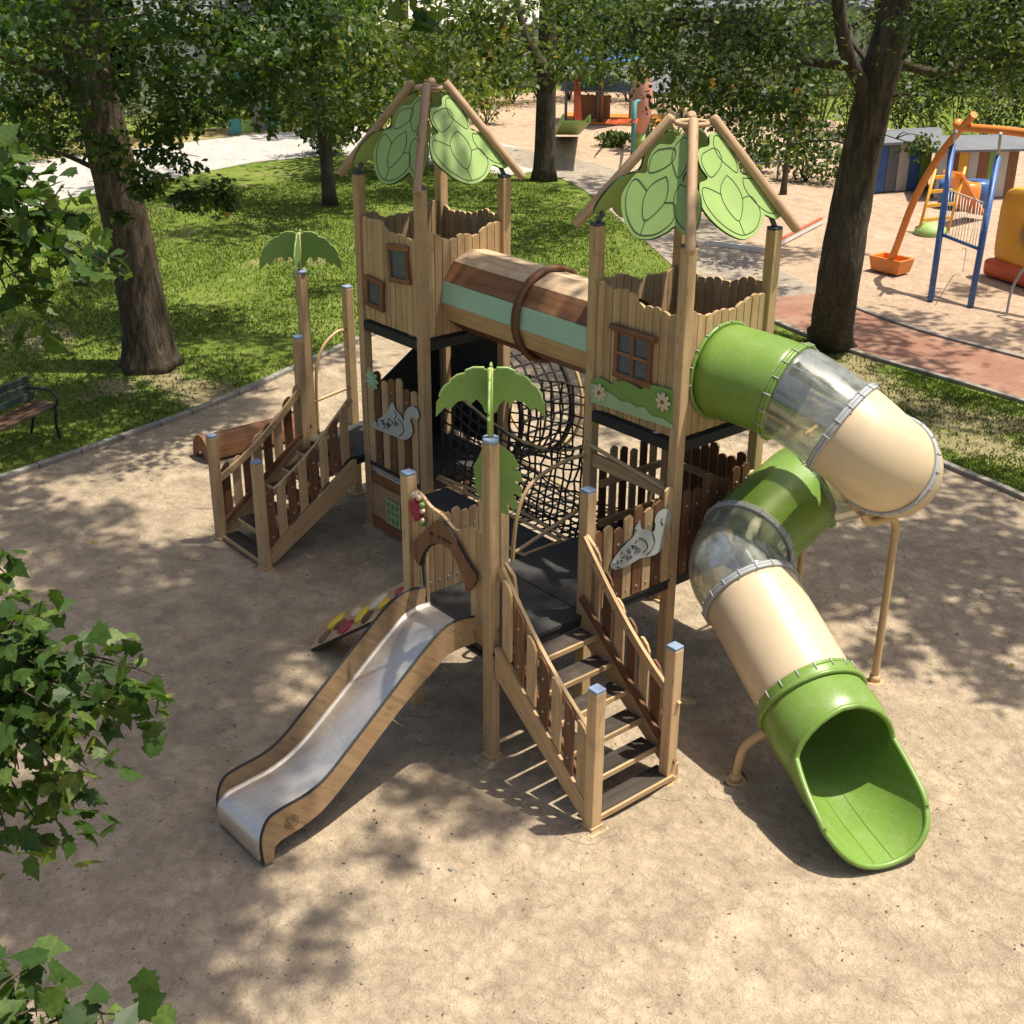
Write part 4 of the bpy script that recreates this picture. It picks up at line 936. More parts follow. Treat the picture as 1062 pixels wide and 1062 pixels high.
# ---- leaning tree on the right
RT_ = tag(empty('leaning_tree', (-5.44, 11.63, 0)), 'dark tree leaning right beside the red brick path', 'tree', 'trees around the playground')
pR = [(-5.44, 11.63, -.05), tuple(at(868, 300, 20.6)), tuple(at(885, 200, 20.3)), tuple(at(905, 110, 20.1)), tuple(at(930, 20, 20)), tuple(at(950, -60, 20)), tuple(at(960, -170, 20)), tuple(at(965, -300, 20))]
lowR = [(at(x, y, d), r, n) for x, y, d, r, n in (
    (600, 25, 21, .9, 380), (650, 20, 20, .9, 420), (640, 70, 22, .7, 240), (700, 30, 19, .9, 430), (700, 75, 20, .7, 300), (755, 25, 19, .9, 420), (760, 80, 19.5, .8, 330), (800, 40, 19, .9, 400), (790, 105, 20, .7, 290), (825, 60, 19, .7, 260), (730, 110, 20, .6, 220), (825, 115, 19.5, .55, 180), (860, 20, 21.6, .8, 280), (985, 25, 18.8, .7, 330), (1010, 20, 18, .9, 420), (1055, 20, 18, .8, 380), (985, 70, 18.5, .6, 220), (1040, 62, 18, .5, 180), (1070, 70, 19, .5, 160), (965, 100, 19.5, .4, 130), (950, 150, 21, .35, 90), (880, 140, 21, .35, 80), (770, 135, 21, .5, 140), (825, 150, 20.5, .35, 80), (1000, 5, 22, 1.2, 400), (780, 0, 23, 1.3, 420), (650, 0, 23, 1.3, 380))]
hiR = [shade(x, y, z, r, n) for x, y, z, r, n in ((1000, 590, 7.2, .8, 420), (1050, 640, 7.0, .7, 350), (960, 560, 7.5, .8, 420), (920, 610, 7.6, .6, 240), (1040, 560, 7.6, .9, 420), (890, 590, 8, .8, 380), (850, 560, 8, .8, 420), (980, 660, 7, .5, 180), (1030, 700, 7, .5, 160), (1000, 500, 8, .9, 330), (930, 680, 7.2, .35, 90), (840, 620, 8, .6, 240), (1060, 590, 7.2, .7, 300), (780, 430, 8.5, .9, 380), (1000, 430, 8.5, .9, 250), (950, 370, 8.5, .8, 240), (900, 340, 8.5, .8, 260), (780, 300, 8.5, .9, 380), (1010, 350, 8.5, .7, 200), (690, 245, 9, 1.1, 420), (760, 260, 9, 1, 420), (640, 205, 9.5, 1.0, 320), (720, 228, 9.2, .9, 320), (800, 262, 8.8, .7, 220), (600, 400, 9, 1.0, 380), (560, 370, 9, 1.0, 380), (640, 430, 9, .9, 320), (560, 215, 9.5, 1.0, 220), (590, 240, 9.5, .8, 180), (540, 260, 9.3, .6, 120), (860, 262, 8.5, .6, 130), (1010, 300, 8.3, .6, 150), (940, 330, 8.4, .6, 170), (1050, 345, 8.2, .7, 220), (950, 430, 8, .5, 130), (1040, 440, 8, .6, 160))]  # unseen clumps hung on this tree to shade yard, grass strip and path
trunk(RT_, pR, [.32, .31, .29, .27, .25, .22, .17, .10], 'bark2', auto_limbs(pR, lowR, .10, 2.5) + auto_limbs(pR, hiR, .12, 5) + [([tuple(at(905, 105, 20.1)), tuple(at(880, 60, 19.6)), tuple(at(870, 10, 19.3)), tuple(at(868, -30, 19))], .13, .07), ([tuple(at(920, 60, 20)), tuple(at(985, 75, 20.5)), tuple(at(1030, 20, 20.5))], .09, .03), ([tuple(at(900, 70, 20)), tuple(at(820, 60, 19.6)), tuple(at(760, 25, 19.3)), tuple(at(690, 20, 19))], .08, .02)], 22)
crown(RT_, [(c, r, int(n * 1.45)) for c, r, n in lowR], .098, OVAL, ['leafB', 'leafY'], 11, .25); crown(RT_, hiR, .24, DIAMOND, ['leafB'], 6, .4)

# ---- maple beside the camera: drooping branches in view, crown overhead
NM = tag(empty('near_maple', (-2.3, -6.8, 0)), 'maple whose big leafy branches reach in from the left edge', 'tree', 'trees around the playground')
pN = [(-2.3, -6.8, -.05), (-2.3, -6.75, 1.5), (-2.2, -6.6, 3.2), (-2.1, -6.4, 5), (-2.0, -6.1, 6.8), (-1.8, -5.6, 9.5), (-1.5, -5, 12)]
S_ = [(330, 590, 7.5, .85, 560), (280, 630, 7.5, .8, 520), (240, 600, 7.5, .7, 420), (370, 660, 7.2, .6, 300), (200, 640, 7.2, .8, 520), (150, 640, 7.2, .7, 420), (110, 690, 7, .7, 420), (160, 720, 7, .6, 330), (240, 690, 7.2, .55, 300), (190, 800, 7, .7, 520), (120, 800, 7, .7, 480), (60, 840, 7, .7, 450), (240, 760, 7, .45, 230), (210, 870, 7, .5, 240), (140, 880, 7, .6, 360), (60, 920, 7, .6, 330), (130, 960, 6.9, .45, 210), (220, 950, 6.9, .4, 150), (60, 1000, 6.9, .4, 170), (180, 1030, 6.9, .4, 150), (300, 1000, 6.9, .35, 70), (100, 1050, 6.9, .4, 130), (330, 760, 7.2, .4, 130), (440, 820, 7, .28, 60), (500, 860, 7, .35, 60), (330, 960, 7, .3, 45), (280, 900, 7, .3, 50), (400, 880, 7, .3, 36), (90, 590, 7.5, .6, 240), (30, 560, 7.5, .7, 300), (120, 530, 7.6, .4, 90), (40, 640, 7.3, .6, 300), (30, 740, 7.2, .7, 380), (60, 480, 7.8, .6, 180), (250, 470, 8, .5, 130), (380, 600, 7.5, .5, 240), (450, 760, 7.2, .45, 200), (520, 720, 7.2, .4, 150), (240, 420, 8, .5, 150), (160, 440, 8, .5, 170)]
S_ = [(a, b_, c * HI, d, int(n * (2.15 if d > .42 else 1.25))) for a, b_, c, d, n in S_] + [(300, 560, 7.5, .6, 420), (350, 620, 7.4, .6, 420), (420, 640, 7.3, .5, 300), (90, 640, 7.3, .6, 420), (180, 590, 7.5, .5, 300), (270, 740, 7.1, .35, 150), (160, 770, 7, .6, 420), (250, 820, 7, .5, 300), (30, 880, 7, .6, 380), (400, 700, 7.2, .5, 280), (470, 790, 7, .35, 130)]
S_ = [(a, b_, c if c > 9 else c * HI, d, n) for a, b_, c, d, n in S_]
hiN = [shade(*q) for q in S_]  # overhead clumps out of view, positioned for the shade they cast on the yard
tw = []; tips = []
def branch_pts(base, ends, d, n_each, spread):
    P_ = []
    for (x, y), dd in ends:
        a = V(base); c = at(x, y, dd); m1 = a.lerp(c, .5) + V((R.gauss(0, .03), R.gauss(0, .03), R.uniform(.08, .16))); q = smooth_path([a, m1, c], 8); tw.append(([a, m1, m1.lerp(c, .97)], .009, .003))
        for _ in range(n_each):
            t_ = R.random() ** .75; p = q[int(t_ * (len(q) - 1))]
            p = q[-1 - _ % 2] if _ < 4 else p; P_.append(p + V((R.gauss(0, spread), R.gauss(0, spread), R.gauss(-.03, spread))))
    return P_
bA = at(-30, 715, 6.4); PA = branch_pts(bA, [((172, 703), 5.9), ((140, 745), 6.0), ((105, 700), 6.3), ((92, 795), 6.0), ((84, 850), 6.1), ((40, 855), 6.3), ((55, 645), 6.2), ((15, 630), 6.4), ((20, 800), 6.2), ((70, 745), 5.9), ((120, 690), 6.0), ((10, 880), 6.3), ((60, 690), 6.1), ((60, 800), 6.0), ((120, 730), 5.9), ((30, 760), 6.2), ((40, 690), 6.0)], 6, 38, .08)
bB = at(-40, 230, 7.2); PB = branch_pts(bB, [((128, 283), 6.8), ((90, 295), 6.9), ((50, 335), 6.9), ((20, 330), 7.1), ((100, 262), 7.0), ((55, 180), 7.2), ((20, 165), 7.3), ((60, 245), 6.9), ((15, 270), 7.0), ((40, 300), 6.8), ((75, 225), 7), ((30, 215), 6.8)], 6, 30, .08)
bC = at(-30, 1110, 5.2); PC = branch_pts(bC, [((40, 1000), 5.2), ((70, 1050), 5.1), ((140, 1052), 5.1), ((10, 1010), 5.4), ((110, 1075), 5), ((30, 1040), 5.1)], 6, 18, .055)
bD = at(-30, 590, 6.6); PD = branch_pts(bD, [((8, 575), 6.5), ((12, 600), 6.5)], 6, 8, .03)
bE = at(425, -60, 6.4); PE = branch_pts(bE, [((432, 5), 6.4), ((418, -5), 6.4), ((445, 2), 6.4)], 6, 5, .03)
t0_ = (-2.15, -6.5, 4.2)
tw += [([t0_, V(t0_).lerp(bA, .6) + V((0, 0, .4)), bA], .05, .012), ([(-2.1, -6.4, 5), V((-2.1, -6.4, 5.)).lerp(bB, .6) + V((0, 0, .35)), bB], .05, .012), ([(-2.15, -6.6, 3.4), V((-2.15, -6.6, 3.4)).lerp(bC, .5) + V((0, -.3, .6)), bC], .05, .01), ([t0_, V(t0_).lerp(bD, .5) + Z * .2, bD], .03, .008), ([(-2, -6, 6.8), V((-.5, -4.5, 7.4)), bE], .05, .008)]
trunk(NM, pN, [.34, .31, .28, .25, .21, .16, .08], 'bark', tw + auto_limbs(pN, hiN, .10, 5.5), 18)
rng_t = rng.beta(1.5, 1.5, 4000)
P_ = np.array([tuple(p) for p in PA + PB + PC + PD + PE]) - np.array((-2.3, -6.8, 0))
me = leaf_mesh('crown', P_, .112, MAPLE, ['leafA'], .9, rng_t[:len(P_)], fold=.22, droop=.5, curl=.38)
o = bpy.data.objects.new('crown', me); C.objects.link(o); o.parent = NM
crown(NM, hiN, .20, DIAMOND, ['leafA'], 6, .42)

# ---- middle tree and thin trees
def simple_tree(name, label, base, h, r0, lean, lows, leaf, shape, mats, hin=0, hrad=2.5, fork=None, bk='bark2', sub=7):
    o = tag(empty(name, base), label, 'tree', 'trees around the playground'); bx, by = base[0], base[1]
    p = [(bx, by, -.05), (bx + lean[0] * .3, by + lean[1] * .3, h * .3), (bx + lean[0] * .6, by + lean[1] * .6, h * .6), (bx + lean[0], by + lean[1], h)]
    hh = [((bx + lean[0] + R.gauss(0, hrad * .55), by + lean[1] + R.gauss(0, hrad * .55), R.uniform(h * .72, h * 1.12)), (1.1, 1.1, .8), 170) for _ in range(hin)]
    trunk(o, p, [r0, r0 * .85, r0 * .65, r0 * .25], bk, auto_limbs(p, lows, r0 * .3, h * .2) + auto_limbs(p, hh, r0 * .3, h * .5) + [(f, r0 * .55, r0 * .2) for f in (fork or [])], 14)
    if lows: crown(o, lows, leaf, shape, mats, sub, .36)
    if hh: crown(o, hh, leaf * 2.0, DIAMOND, mats[:1], 6, .4)
    return o
g_ = lambda x, y: tuple(U(x, y, 2, -.03))
mt_ = [(at(x, y, d), r, n) for x, y, d, r, n in ((525, 10, 29, 1.2, 360), (630, 12, 28, 1.2, 360), (575, 8, 33, 1.2, 300), (520, 40, 30, .9, 260), (620, 50, 29, .9, 260), (545, 50, 33.5, .9, 180), (500, 10, 30, 1.2, 380), (650, 30, 30, 1.1, 320), (600, 75, 30, .5, 100), (530, 75, 30.5, .6, 130))]
simple_tree('forked_tree', 'forked tree with straight dark trunk between the two leaf roofs', g_(564, 187), 11, .28, (.2, 0), mt_, .19, DIAMOND, ['leafC', 'leafY'], 8, 4, [[tuple(at(566, 95, 31.5)), tuple(at(585, 55, 31.3)), tuple(at(603, 5, 31)), tuple(at(608, -60, 31))], [tuple(at(563, 70, 31.6)), tuple(at(545, 35, 31.6)), tuple(at(533, -10, 31.8))]])
th_ = [(at(x, y, d), r, n) for x, y, d, r, n in ((330, 30, 31, 1.2, 400), (365, 60, 32, 1.0, 320), (300, 80, 31, .8, 200), (345, 100, 31, .7, 180), (320, 130, 31.5, .5, 110), (375, 110, 33, .8, 200), (355, 10, 33, 1.2, 350))]
simple_tree('slim_tree', 'slim dark tree on the lawn behind the rear tower', g_(342, 213), 9, .16, (-.35, -.1), th_, .19, DIAMOND, ['leafC', 'leafY'], 5, 3)
sp_ = [(at(x, y, d), r, n) for x, y, d, r, n in ((815, 135, 27, .7, 160), (790, 120, 27.5, .7, 150), (840, 130, 27, .6, 120), (812, 105, 27, .8, 180))]
simple_tree('young_tree', 'young thin tree beyond the front tower roof', g_(812, 202), 6, .075, (.1, .1), sp_, .17, DIAMOND, ['leafB', 'leafY'])
# ---- bright trees behind the rear tower and the row of trees closing the view
def cl(L_, k=1.0): return [(at(x, y, d), (r, r, r * .75), int(n * k)) for x, y, d, r, n in L_]
simple_tree('lime_tree', 'bright sunlit tree behind the rear leaf roof', g_(420, 118), 12, .2, (.3, 0), cl([(390, 20, 38, 1.8, 420), (440, 25, 37, 1.8, 420), (360, 60, 38, 1.5, 320), (420, 65, 37, 1.6, 360), (470, 70, 38, 1.5, 320), (390, 105, 37.5, 1.2, 240), (440, 105, 37, 1.1, 220), (480, 30, 39, 1.8, 380), (350, 100, 39, 1.0, 200), (500, 95, 40, 1.2, 200)]), .24, DIAMOND, ['leafL', 'leafY'], 10, 3)
simple_tree('lime_tree', 'bright tree rising between lawn edge and the rear leaf roof', g_(372, 128), 11, .17, (-.3, .3), cl([(365, 30, 36, 1.6, 350), (345, 110, 36, .9, 170), (375, 85, 35.5, 1.2, 240), (400, 50, 35, 1.3, 270), (340, 140, 36, .7, 110), (370, 130, 36.5, .8, 120)]), .24, DIAMOND, ['leafL', 'leafY'], 8, 3)
protos = {}
BT = [(-40, 100, 'A'), (40, 104, 'B'), (120, 98, 'C'), (200, 92, 'A'), (285, 96, 'B'), (335, 84, 'C'), (470, 80, 'A'), (545, 70, 'B'), (620, 76, 'C'), (690, 82, 'A'), (745, 92, 'B'), (800, 80, 'C'), (860, 92, 'A'), (930, 84, 'B'), (990, 90, 'C'), (1050, 84, 'A'), (1110, 92, 'B'), (-90, 60, 'C'), (20, 50, 'A'), (160, 44, 'B'), (250, 50, 'C'), (400, 40, 'A'), (580, 38, 'B'), (660, 44, 'C'), (770, 42, 'A'), (900, 44, 'B'), (1020, 40, 'C'), (1100, 46, 'A')]
where = ['by the far end of the pale path', 'behind the yellow flowering shrubs', 'behind the large lawn maple', 'over the teal fence', 'behind the pale garden wall', 'behind the slim lawn tree', 'to the left of the forked trunk', 'directly behind the forked tree', 'over the blue roofed play hut', 'to the right of the grey canopy', 'over the front leaf roof', 'behind the young thin tree', 'behind the leaning trunk', 'over the striped hut', 'over the swing frame', 'over the yellow play cabin', 'beyond the play cabin']
for i, (px, py, kd) in enumerate(BT):
    base = U(px, py, 2, -.1); s_ = R.uniform(.9, 1.25)
    if kd not in protos:
        o = empty('park_tree', (0, 0, 0)); hh = []
        for _ in range(46):
            a = R.uniform(0, 6.28); zz = R.uniform(.8, 9.5); q = (3.6 if zz > 2 else 2.6) * math.sqrt(R.random()) * (1 - .04 * max(0, zz - 4) ** 1.3); hh.append(((q * math.cos(a), q * math.sin(a), zz), (1.25, 1.25, .9), 150))
        p = [(0, 0, -.1), (.1, 0, 3), (.15, .1, 6), (.1, 0, 9)]
        trunk(o, p, [.26, .22, .15, .05], 'bark2', auto_limbs(p, hh, .08, 1.2, 3), 10); crown(o, hh, .34, DIAMOND, [{'A': 'leafC', 'B': 'leafB', 'C': 'leafD'}[kd], 'leafY'], 6, .38)
        protos[kd] = o
    else:
        src = protos[kd]; o = src.copy(); C.objects.link(o)
        for ch in src.children: c_ = ch.copy(); C.objects.link(c_); c_.parent = o
    o.location = base; o.rotation_euler.z = R.uniform(0, 6.28); o.scale = (s_, s_, s_)
    kind_ = {'A': 'leafy tree with light green crown', 'B': 'leafy tree with deep green crown', 'C': 'leafy tree with greyish green crown'}[kd]
    tag(o, kind_ + ' ' + (where[i] if i < len(where) else 'in the farthest row of trees'), 'tree', 'trees closing the view')
    del o['group']
    tag(o, group='trees closing the view' if i < len(where) else {'A': 'farthest light green trees', 'B': 'farthest deep green trees', 'C': 'farthest greyish trees'}[kd])
for i, (px, py, kd) in enumerate(BT): pass

# ---- shrubs
def shrub(name, label, base, r, h_, n, mats, size=.16, group='shrubs along the paths', flowers=None):
    o = tag(empty(name, base), label, 'shrub', group); bx, by, bz = base
    cls = [((bx + R.gauss(0, r * .4), by + R.gauss(0, r * .4), bz + R.uniform(.25, .85) * h_), (r * .5, r * .5, h_ * .28), n // 7) for _ in range(7)]
    b = MB()
    for c, _, _ in cls: b.tube(smooth_path([(bx + R.gauss(0, .04), by + R.gauss(0, .04), bz - .02), V(base).lerp(V(c), .5) + Z * .1, c], 4), .018, 6)
    b.build('stem', 'bark2', o); crown(o, cls, size, DIAMOND, mats, 6, .4, name='foliage'); return o
shr = [(15, 168, .9, 1.6, ['leafB'], 'dark shrub at the left end of the flowering verge'), (55, 160, 1.0, 1.9, ['leafY', 'leafC'], 'yellow flowering shrub by the pale path'), (95, 158, .9, 1.5, ['leafC', 'leafY'], 'green shrub with yellow sprays beside the pale path'), (-30, 170, 1.2, 1.9, ['leafB'], 'dark shrub at the edge of the photo by the path'), (150, 145, 1.1, 1.7, ['leafD'], 'greyish shrub behind the large maple trunk'), (205, 138, 1.0, 1.6, ['leafB', 'leafY'], 'dark shrub left of the teal fence'), (330, 160, .8, 1.5, ['leafD'], 'grey green shrub beside the slim tree'), (352, 158, .6, 1.2, ['leafD'], 'small grey shrub right of the slim tree'), (690, 152, .9, .9, ['leafC'], 'low shrub on the sand left of the front roof'), (640, 152, .7, .5, ['leafC'], 'very low shrub on the sand by the far play area'), (835, 188, .9, 1.2, ['leafC'], 'sunlit shrub by the low rail beyond the young tree'), (785, 182, .8, 1.0, ['leafC', 'leafY'], 'yellowish shrub beyond the front roof'), (505, 128, 1.0, 1.9, ['leafY', 'leafC'], 'golden shrub left of the forked trunk'), (905, 190, .8, 1.1, ['leafC'], 'shrub at the foot of the striped hut')]
for i, (x, y) in enumerate(((705, 122), (735, 118), (762, 122), (792, 126), (822, 128), (852, 132), (878, 138), (905, 138), (932, 142), (960, 140), (990, 146), (1020, 142), (1050, 148), (1080, 146), (560, 106), (590, 104), (620, 106), (650, 106), (680, 112), (530, 108), (505, 110), (450, 122))):
    shr.append((x, y, 1.3, 2.3, (['leafC'], ['leafB'], ['leafC', 'leafY'], ['leafD'])[i % 4], ('tall %s shrub in the far hedge row ' % ('light green', 'dark green', 'yellow flecked', 'greyish')[i % 4]) + ('above the front leaf roof', 'right of the front leaf roof', 'left of the leaning trunk', 'beyond the young tree', 'behind the rail fence', 'close by the leaning trunk', 'left of the striped hut', 'over the striped hut', 'right of the striped hut', 'between the hut and the stall', 'left behind the panelled stall', 'behind the panelled stall', 'over the yellow cabin', 'at the right edge', 'behind the green slide', 'behind the play unit posts', 'behind the blue roof', 'behind the grey canopy', 'behind the teal gate', 'just left of the forked trunk', 'near the golden shrub', 'right of the rear leaf roof')[i]))
for x, y, r, h_, mt2, lb in shr: shrub('shrub', lb, g_(x, y), r, h_, 700, mt2)

# ---- grass blades, litter
def blades(n, region, size, keep):
    P = []
    while len(P) < n:
        x, y = region(); 
        if keep(x, y): P.append((x, y, -.03))
    P = np.array(P); n = len(P); h_ = size * rng.uniform(.5, 1.3, n); a = rng.uniform(0, 6.28, n); ln = rng.normal(size=(n, 2)) * .45
    w_ = .010 + .006 * rng.random(n)
    v = np.zeros((n, 3, 3)); v[:, 0] = P; v[:, 1] = P; v[:, 2] = P
    v[:, 0, 0] -= np.cos(a) * w_; v[:, 0, 1] -= np.sin(a) * w_; v[:, 1, 0] += np.cos(a) * w_; v[:, 1, 1] += np.sin(a) * w_
    v[:, 2, 0] += ln[:, 0] * h_; v[:, 2, 1] += ln[:, 1] * h_; v[:, 2, 2] += h_
    return v.reshape(-1, 3)
yard_in = lambda x, y: not (x > -10.6 and y < 10 and inside_yard(x, y))
YP = [(p.x, p.y) for p in KP] + [(14, 2), (14, -14), (-4, -14)]
def inside_yard(x, y):
    c_ = False
    for i in range(len(YP)):
        (x1, y1), (x2, y2) = YP[i], YP[i - 1]
        if (y1 > y) != (y2 > y) and x < (x2 - x1) * (y - y1) / (y2 - y1) + x1: c_ = not c_
    return c_
AP = strip(CP, 1.06)
def in_path(x, y):
    c_ = False
    for i in range(len(AP)):
        (x1, y1), (x2, y2) = AP[i], AP[i - 1]
        if (y1 > y) != (y2 > y) and x < (x2 - x1) * (y - y1) / (y2 - y1) + x1: c_ = not c_
    return c_
ok = lambda x, y: not inside_yard(x, y) and (not in_path(x, y) and all(R.random() < .3 + .7 * min(1, math.hypot((x - bx) * .8, (y - by) * 1.35) / br) ** 2 for bx, by, br in BC)) and (math.sin(x * 1.7 + 2 * math.sin(y * .9)) + math.sin(y * 1.3 + x * .6) > -1.1 or R.random() < .35)
v1 = blades(42000, lambda: (R.uniform(-7.5, 3.5), R.uniform(7.4, 11.5)), .045, lambda x, y: ok(x, y))
v2 = blades(95000, lambda: (R.uniform(-23.5, -8), R.uniform(-3, 17.5)), .058, lambda x, y: ok(x, y) and x > -23 - .12 * max(0, y) and y < 14 - (x + 9) * .35)
v = np.concatenate([v1, v2]); n = len(v) // 3
me = bpy.data.meshes.new('grass'); me.from_pydata(v.tolist(), [], np.arange(len(v)).reshape(-1, 3).tolist()); a = me.attributes.new('tone', 'FLOAT', 'POINT'); a.data.foreach_set('value', np.repeat(np.clip(rng.beta(2, 2, n) * .75 + .12 * np.sin(v[::3, 0] * 1.1 + 2 * np.sin(v[::3, 1] * .7)) + .12 * np.sin(v[::3, 1] * 1.6 + v[::3, 0] * .5), 0, 1), 3).astype(np.float32)); me.materials.append(M['grassb'])
o = bpy.data.objects.new('grass', me); C.objects.link(o); tag(o, 'short green grass growing on the lawn', 'grass', None, 'stuff')
b = MB()
for i in range(900):
    x, y = R.uniform(-8, 6), R.uniform(-5, 9); r_ = R.uniform(.004, .013)
    if R.random() < .2: r_ *= 1.5
    if inside_yard(x, y): b.tube([(x, y, -.004), (x, y, r_ * .6), (x, y, r_ * .95)], [r_, r_ * .85, r_ * .35], 6)
o = b.build('gravel', 'kerb_concrete', None, org=(0, 0, 0)); tag(o, 'scattered small stones on the dirt', 'gravel', None, 'stuff')
P = np.array([(x, y, .004) for x, y in [(R.uniform(-8.5, 6), R.uniform(-5, 8.5)) for _ in range(2400)] if inside_yard(x, y)])
me = leaf_mesh('leaf_litter', P, .027, OVAL, ['bark'], 2.5); me.materials[0] = M['bench']
o = bpy.data.objects.new('leaf_litter', me); C.objects.link(o); tag(o, 'dry leaf scraps and twigs strewn on the dirt', 'leaf litter', None, 'stuff')
for x, y, lb in ((97, 561, 'yellow fallen leaf on the dirt left of the rear staircase'), (1050, 688, 'yellow fallen leaf on the dirt at the right edge')):
    me = leaf_mesh('fallen_leaf', np.array([tuple(U(x, y, 2, .012))]), .16, MAPLE, ['leafY'], 6, np.array([.75])); o = bpy.data.objects.new('fallen_leaf', me); C.objects.link(o); tag(o, lb, 'leaf', 'fallen yellow leaves')

# ================================================================== THINGS ON THE LAWN AND SAND
# bench
p0, p1 = U(-45, 459, 2, .43), U(50, 417, 2, .43); d = (p1 - p0); d.z = 0; d.normalize(); p1 = p0 + d * 1.7; p1 = U(50, 417, 2, .43); p0 = p1 - d * 1.7; nb = V((d.y, -d.x, 0))
if nb.dot(CAM - p1) < 0: nb = -nb
BN = tag(empty('park_bench', ((p0 + p1) / 2).to_2d().to_3d()), 'dark slatted park bench on the lawn at the left edge', 'bench')
b = MB()
for i in range(4): b.beam(p0 + nb * (.16 - .1 * i), p1 + nb * (.16 - .1 * i), .08, .03)
b.build('seat', 'bench', BN, bevel=.005)
b = MB()
for i in range(3): b.beam(p0 - nb * (.22 + .03 * i) + Z * (.09 + .1 * i), p1 - nb * (.22 + .03 * i) + Z * (.09 + .1 * i), .03, .09)
b.build('backrest', 'slatgreen', BN, bevel=.005)
for t_ in (.06, .94):
    c = p0.lerp(p1, t_); b = MB()
    b.tube(smooth_path([c + nb * .2 - Z * .44, c + nb * .18 - Z * .2, c + nb * .2 - Z * .03, c + nb * .0 - Z * .05, c - nb * .2 - Z * .03, c - nb * .3 + Z * .33], 5), .022, 8)
    b.tube(smooth_path([c - nb * .28 - Z * .44, c - nb * .2 - Z * .2, c - nb * .2 - Z * .03], 5), .022, 8)
    b.tube(smooth_path([c + nb * .2 - Z * .02, c + nb * .26 + Z * .12, c + nb * .14 + Z * .22, c - nb * .24 + Z * .2], 5), .018, 8); b.build('leg_frame', 'dgreen', BN)
# swing frame
SF = tag(empty('swing_frame', (-6.0, 15.6, 0)), 'orange arched swing frame with blue posts on the sand', 'swing frame')
tp_ = V((-6.22, 15.98, 2.96))
b = MB(); b.tube(smooth_path([tp_ + V((-.15, .1, .06)), tp_, V((-5.1, 16.15, 2.97)), V((-3.4, 16.35, 2.85)), V((-1.6, 16.6, 2.7))], 6), .075, 14); b.build('top_beam', 'orange', SF)
b = MB(); b.tube(smooth_path([tp_ + V((.25, -.1, .25)), tp_, U(974, 162, 1, 16.05), U(948, 208, 1, 16.15), U(929, 258, 1, 16.25), V((-7.62, 16.27, 0))], 7), .068, 14); b.build('curved_leg', 'orange', SF)
b = MB(); b.tube([(-1.6, 16.6, 2.7), (-1.2, 17.4, 0)], .065, 12); b.tube([(-1.6, 16.6, 2.7), (-1.9, 15.6, 0)], .065, 12); b.build('leg_pair', 'orange', SF)
q1, q2 = [V((-5.86, 15.15, 0)), U(988, 150, 2, 2.62)], [V((-5.18, 15.37, 0)), U(1035, 162, 2, 2.5)]
for q in (q1, q2): b = MB(); b.tube(q, .058, 14); b.build('blue_post', 'blue', SF)
for p, q in ((q2[1], U(1038, 138, 2, 2.95)), (q1[1], U(992, 136, 2, 2.95))): b = MB(); b.tube([p, q], .028, 8); b.build('link_rod', 'grey', SF)
b = MB(); b.tube([q1[0].lerp(q1[1], .43), q2[0].lerp(q2[1], .38)], .03, 10); b.build('cross_bar', 'blue', SF)
b = MB()
for i in range(15):
    u_ = i / 14; a = q1[0].lerp(q1[1], .43).lerp(q2[0].lerp(q2[1], .38), u_); c = q1[0].lerp(q1[1], .72).lerp(q2[0].lerp(q2[1], .68), u_); b.tube([a, a.lerp(c, .5) + V((R.gauss(0, .015), R.gauss(0, .015), 0)), c], .006, 5)
b.tube([q1[0].lerp(q1[1], .72), q2[0].lerp(q2[1], .68)], .01, 6); b.build('string_net', 'whitep', SF)
b = MB(); a = U(998, 285, 2, 0); b.tube(smooth_path([q1[0].lerp(q2[0], .6) + Z * 1.0, a + Z * .5, a + Z * .05], 5), .008, 6); b.build('hanging_rope', 'tanrope', SF)
# orange tub
c = V((-7.62, 16.42, 0)); b = MB()
def tub(b, c, w_, d_, h_, t_, taper=.85, mat=0):
    pts = lambda s, z: [c + V((sx * w_ / 2 * s, sy * d_ / 2 * s, z)) for sx, sy in ((-1, -1), (1, -1), (1, 1), (-1, 1))]
    o, oi = pts(taper, .01), pts(1, h_); ii, ib = [c + V(((p - c).x * (1 - 2 * t_ / w_), (p - c).y * (1 - 2 * t_ / d_), h_)) for p in oi], [c + V(((p - c).x * .8, (p - c).y * .8, .05)) for p in oi]
    vs = o + oi + ii + ib; fs = [(3, 2, 1, 0)] + [(i, (i + 1) % 4, 4 + (i + 1) % 4, 4 + i) for i in range(4)] + [(4 + i, 4 + (i + 1) % 4, 8 + (i + 1) % 4, 8 + i) for i in range(4)] + [(8 + i, 8 + (i + 1) % 4, 12 + (i + 1) % 4, 12 + i) for i in range(4)] + [(12, 13, 14, 15)]
    b.add(vs, fs, mat)
tub(b, c, .74, .5, .30, .05); tag(b.build('sand_tub', 'orange', None, org=c, bevel=.02), 'orange plastic tub at the foot of the orange swing leg', 'tub')
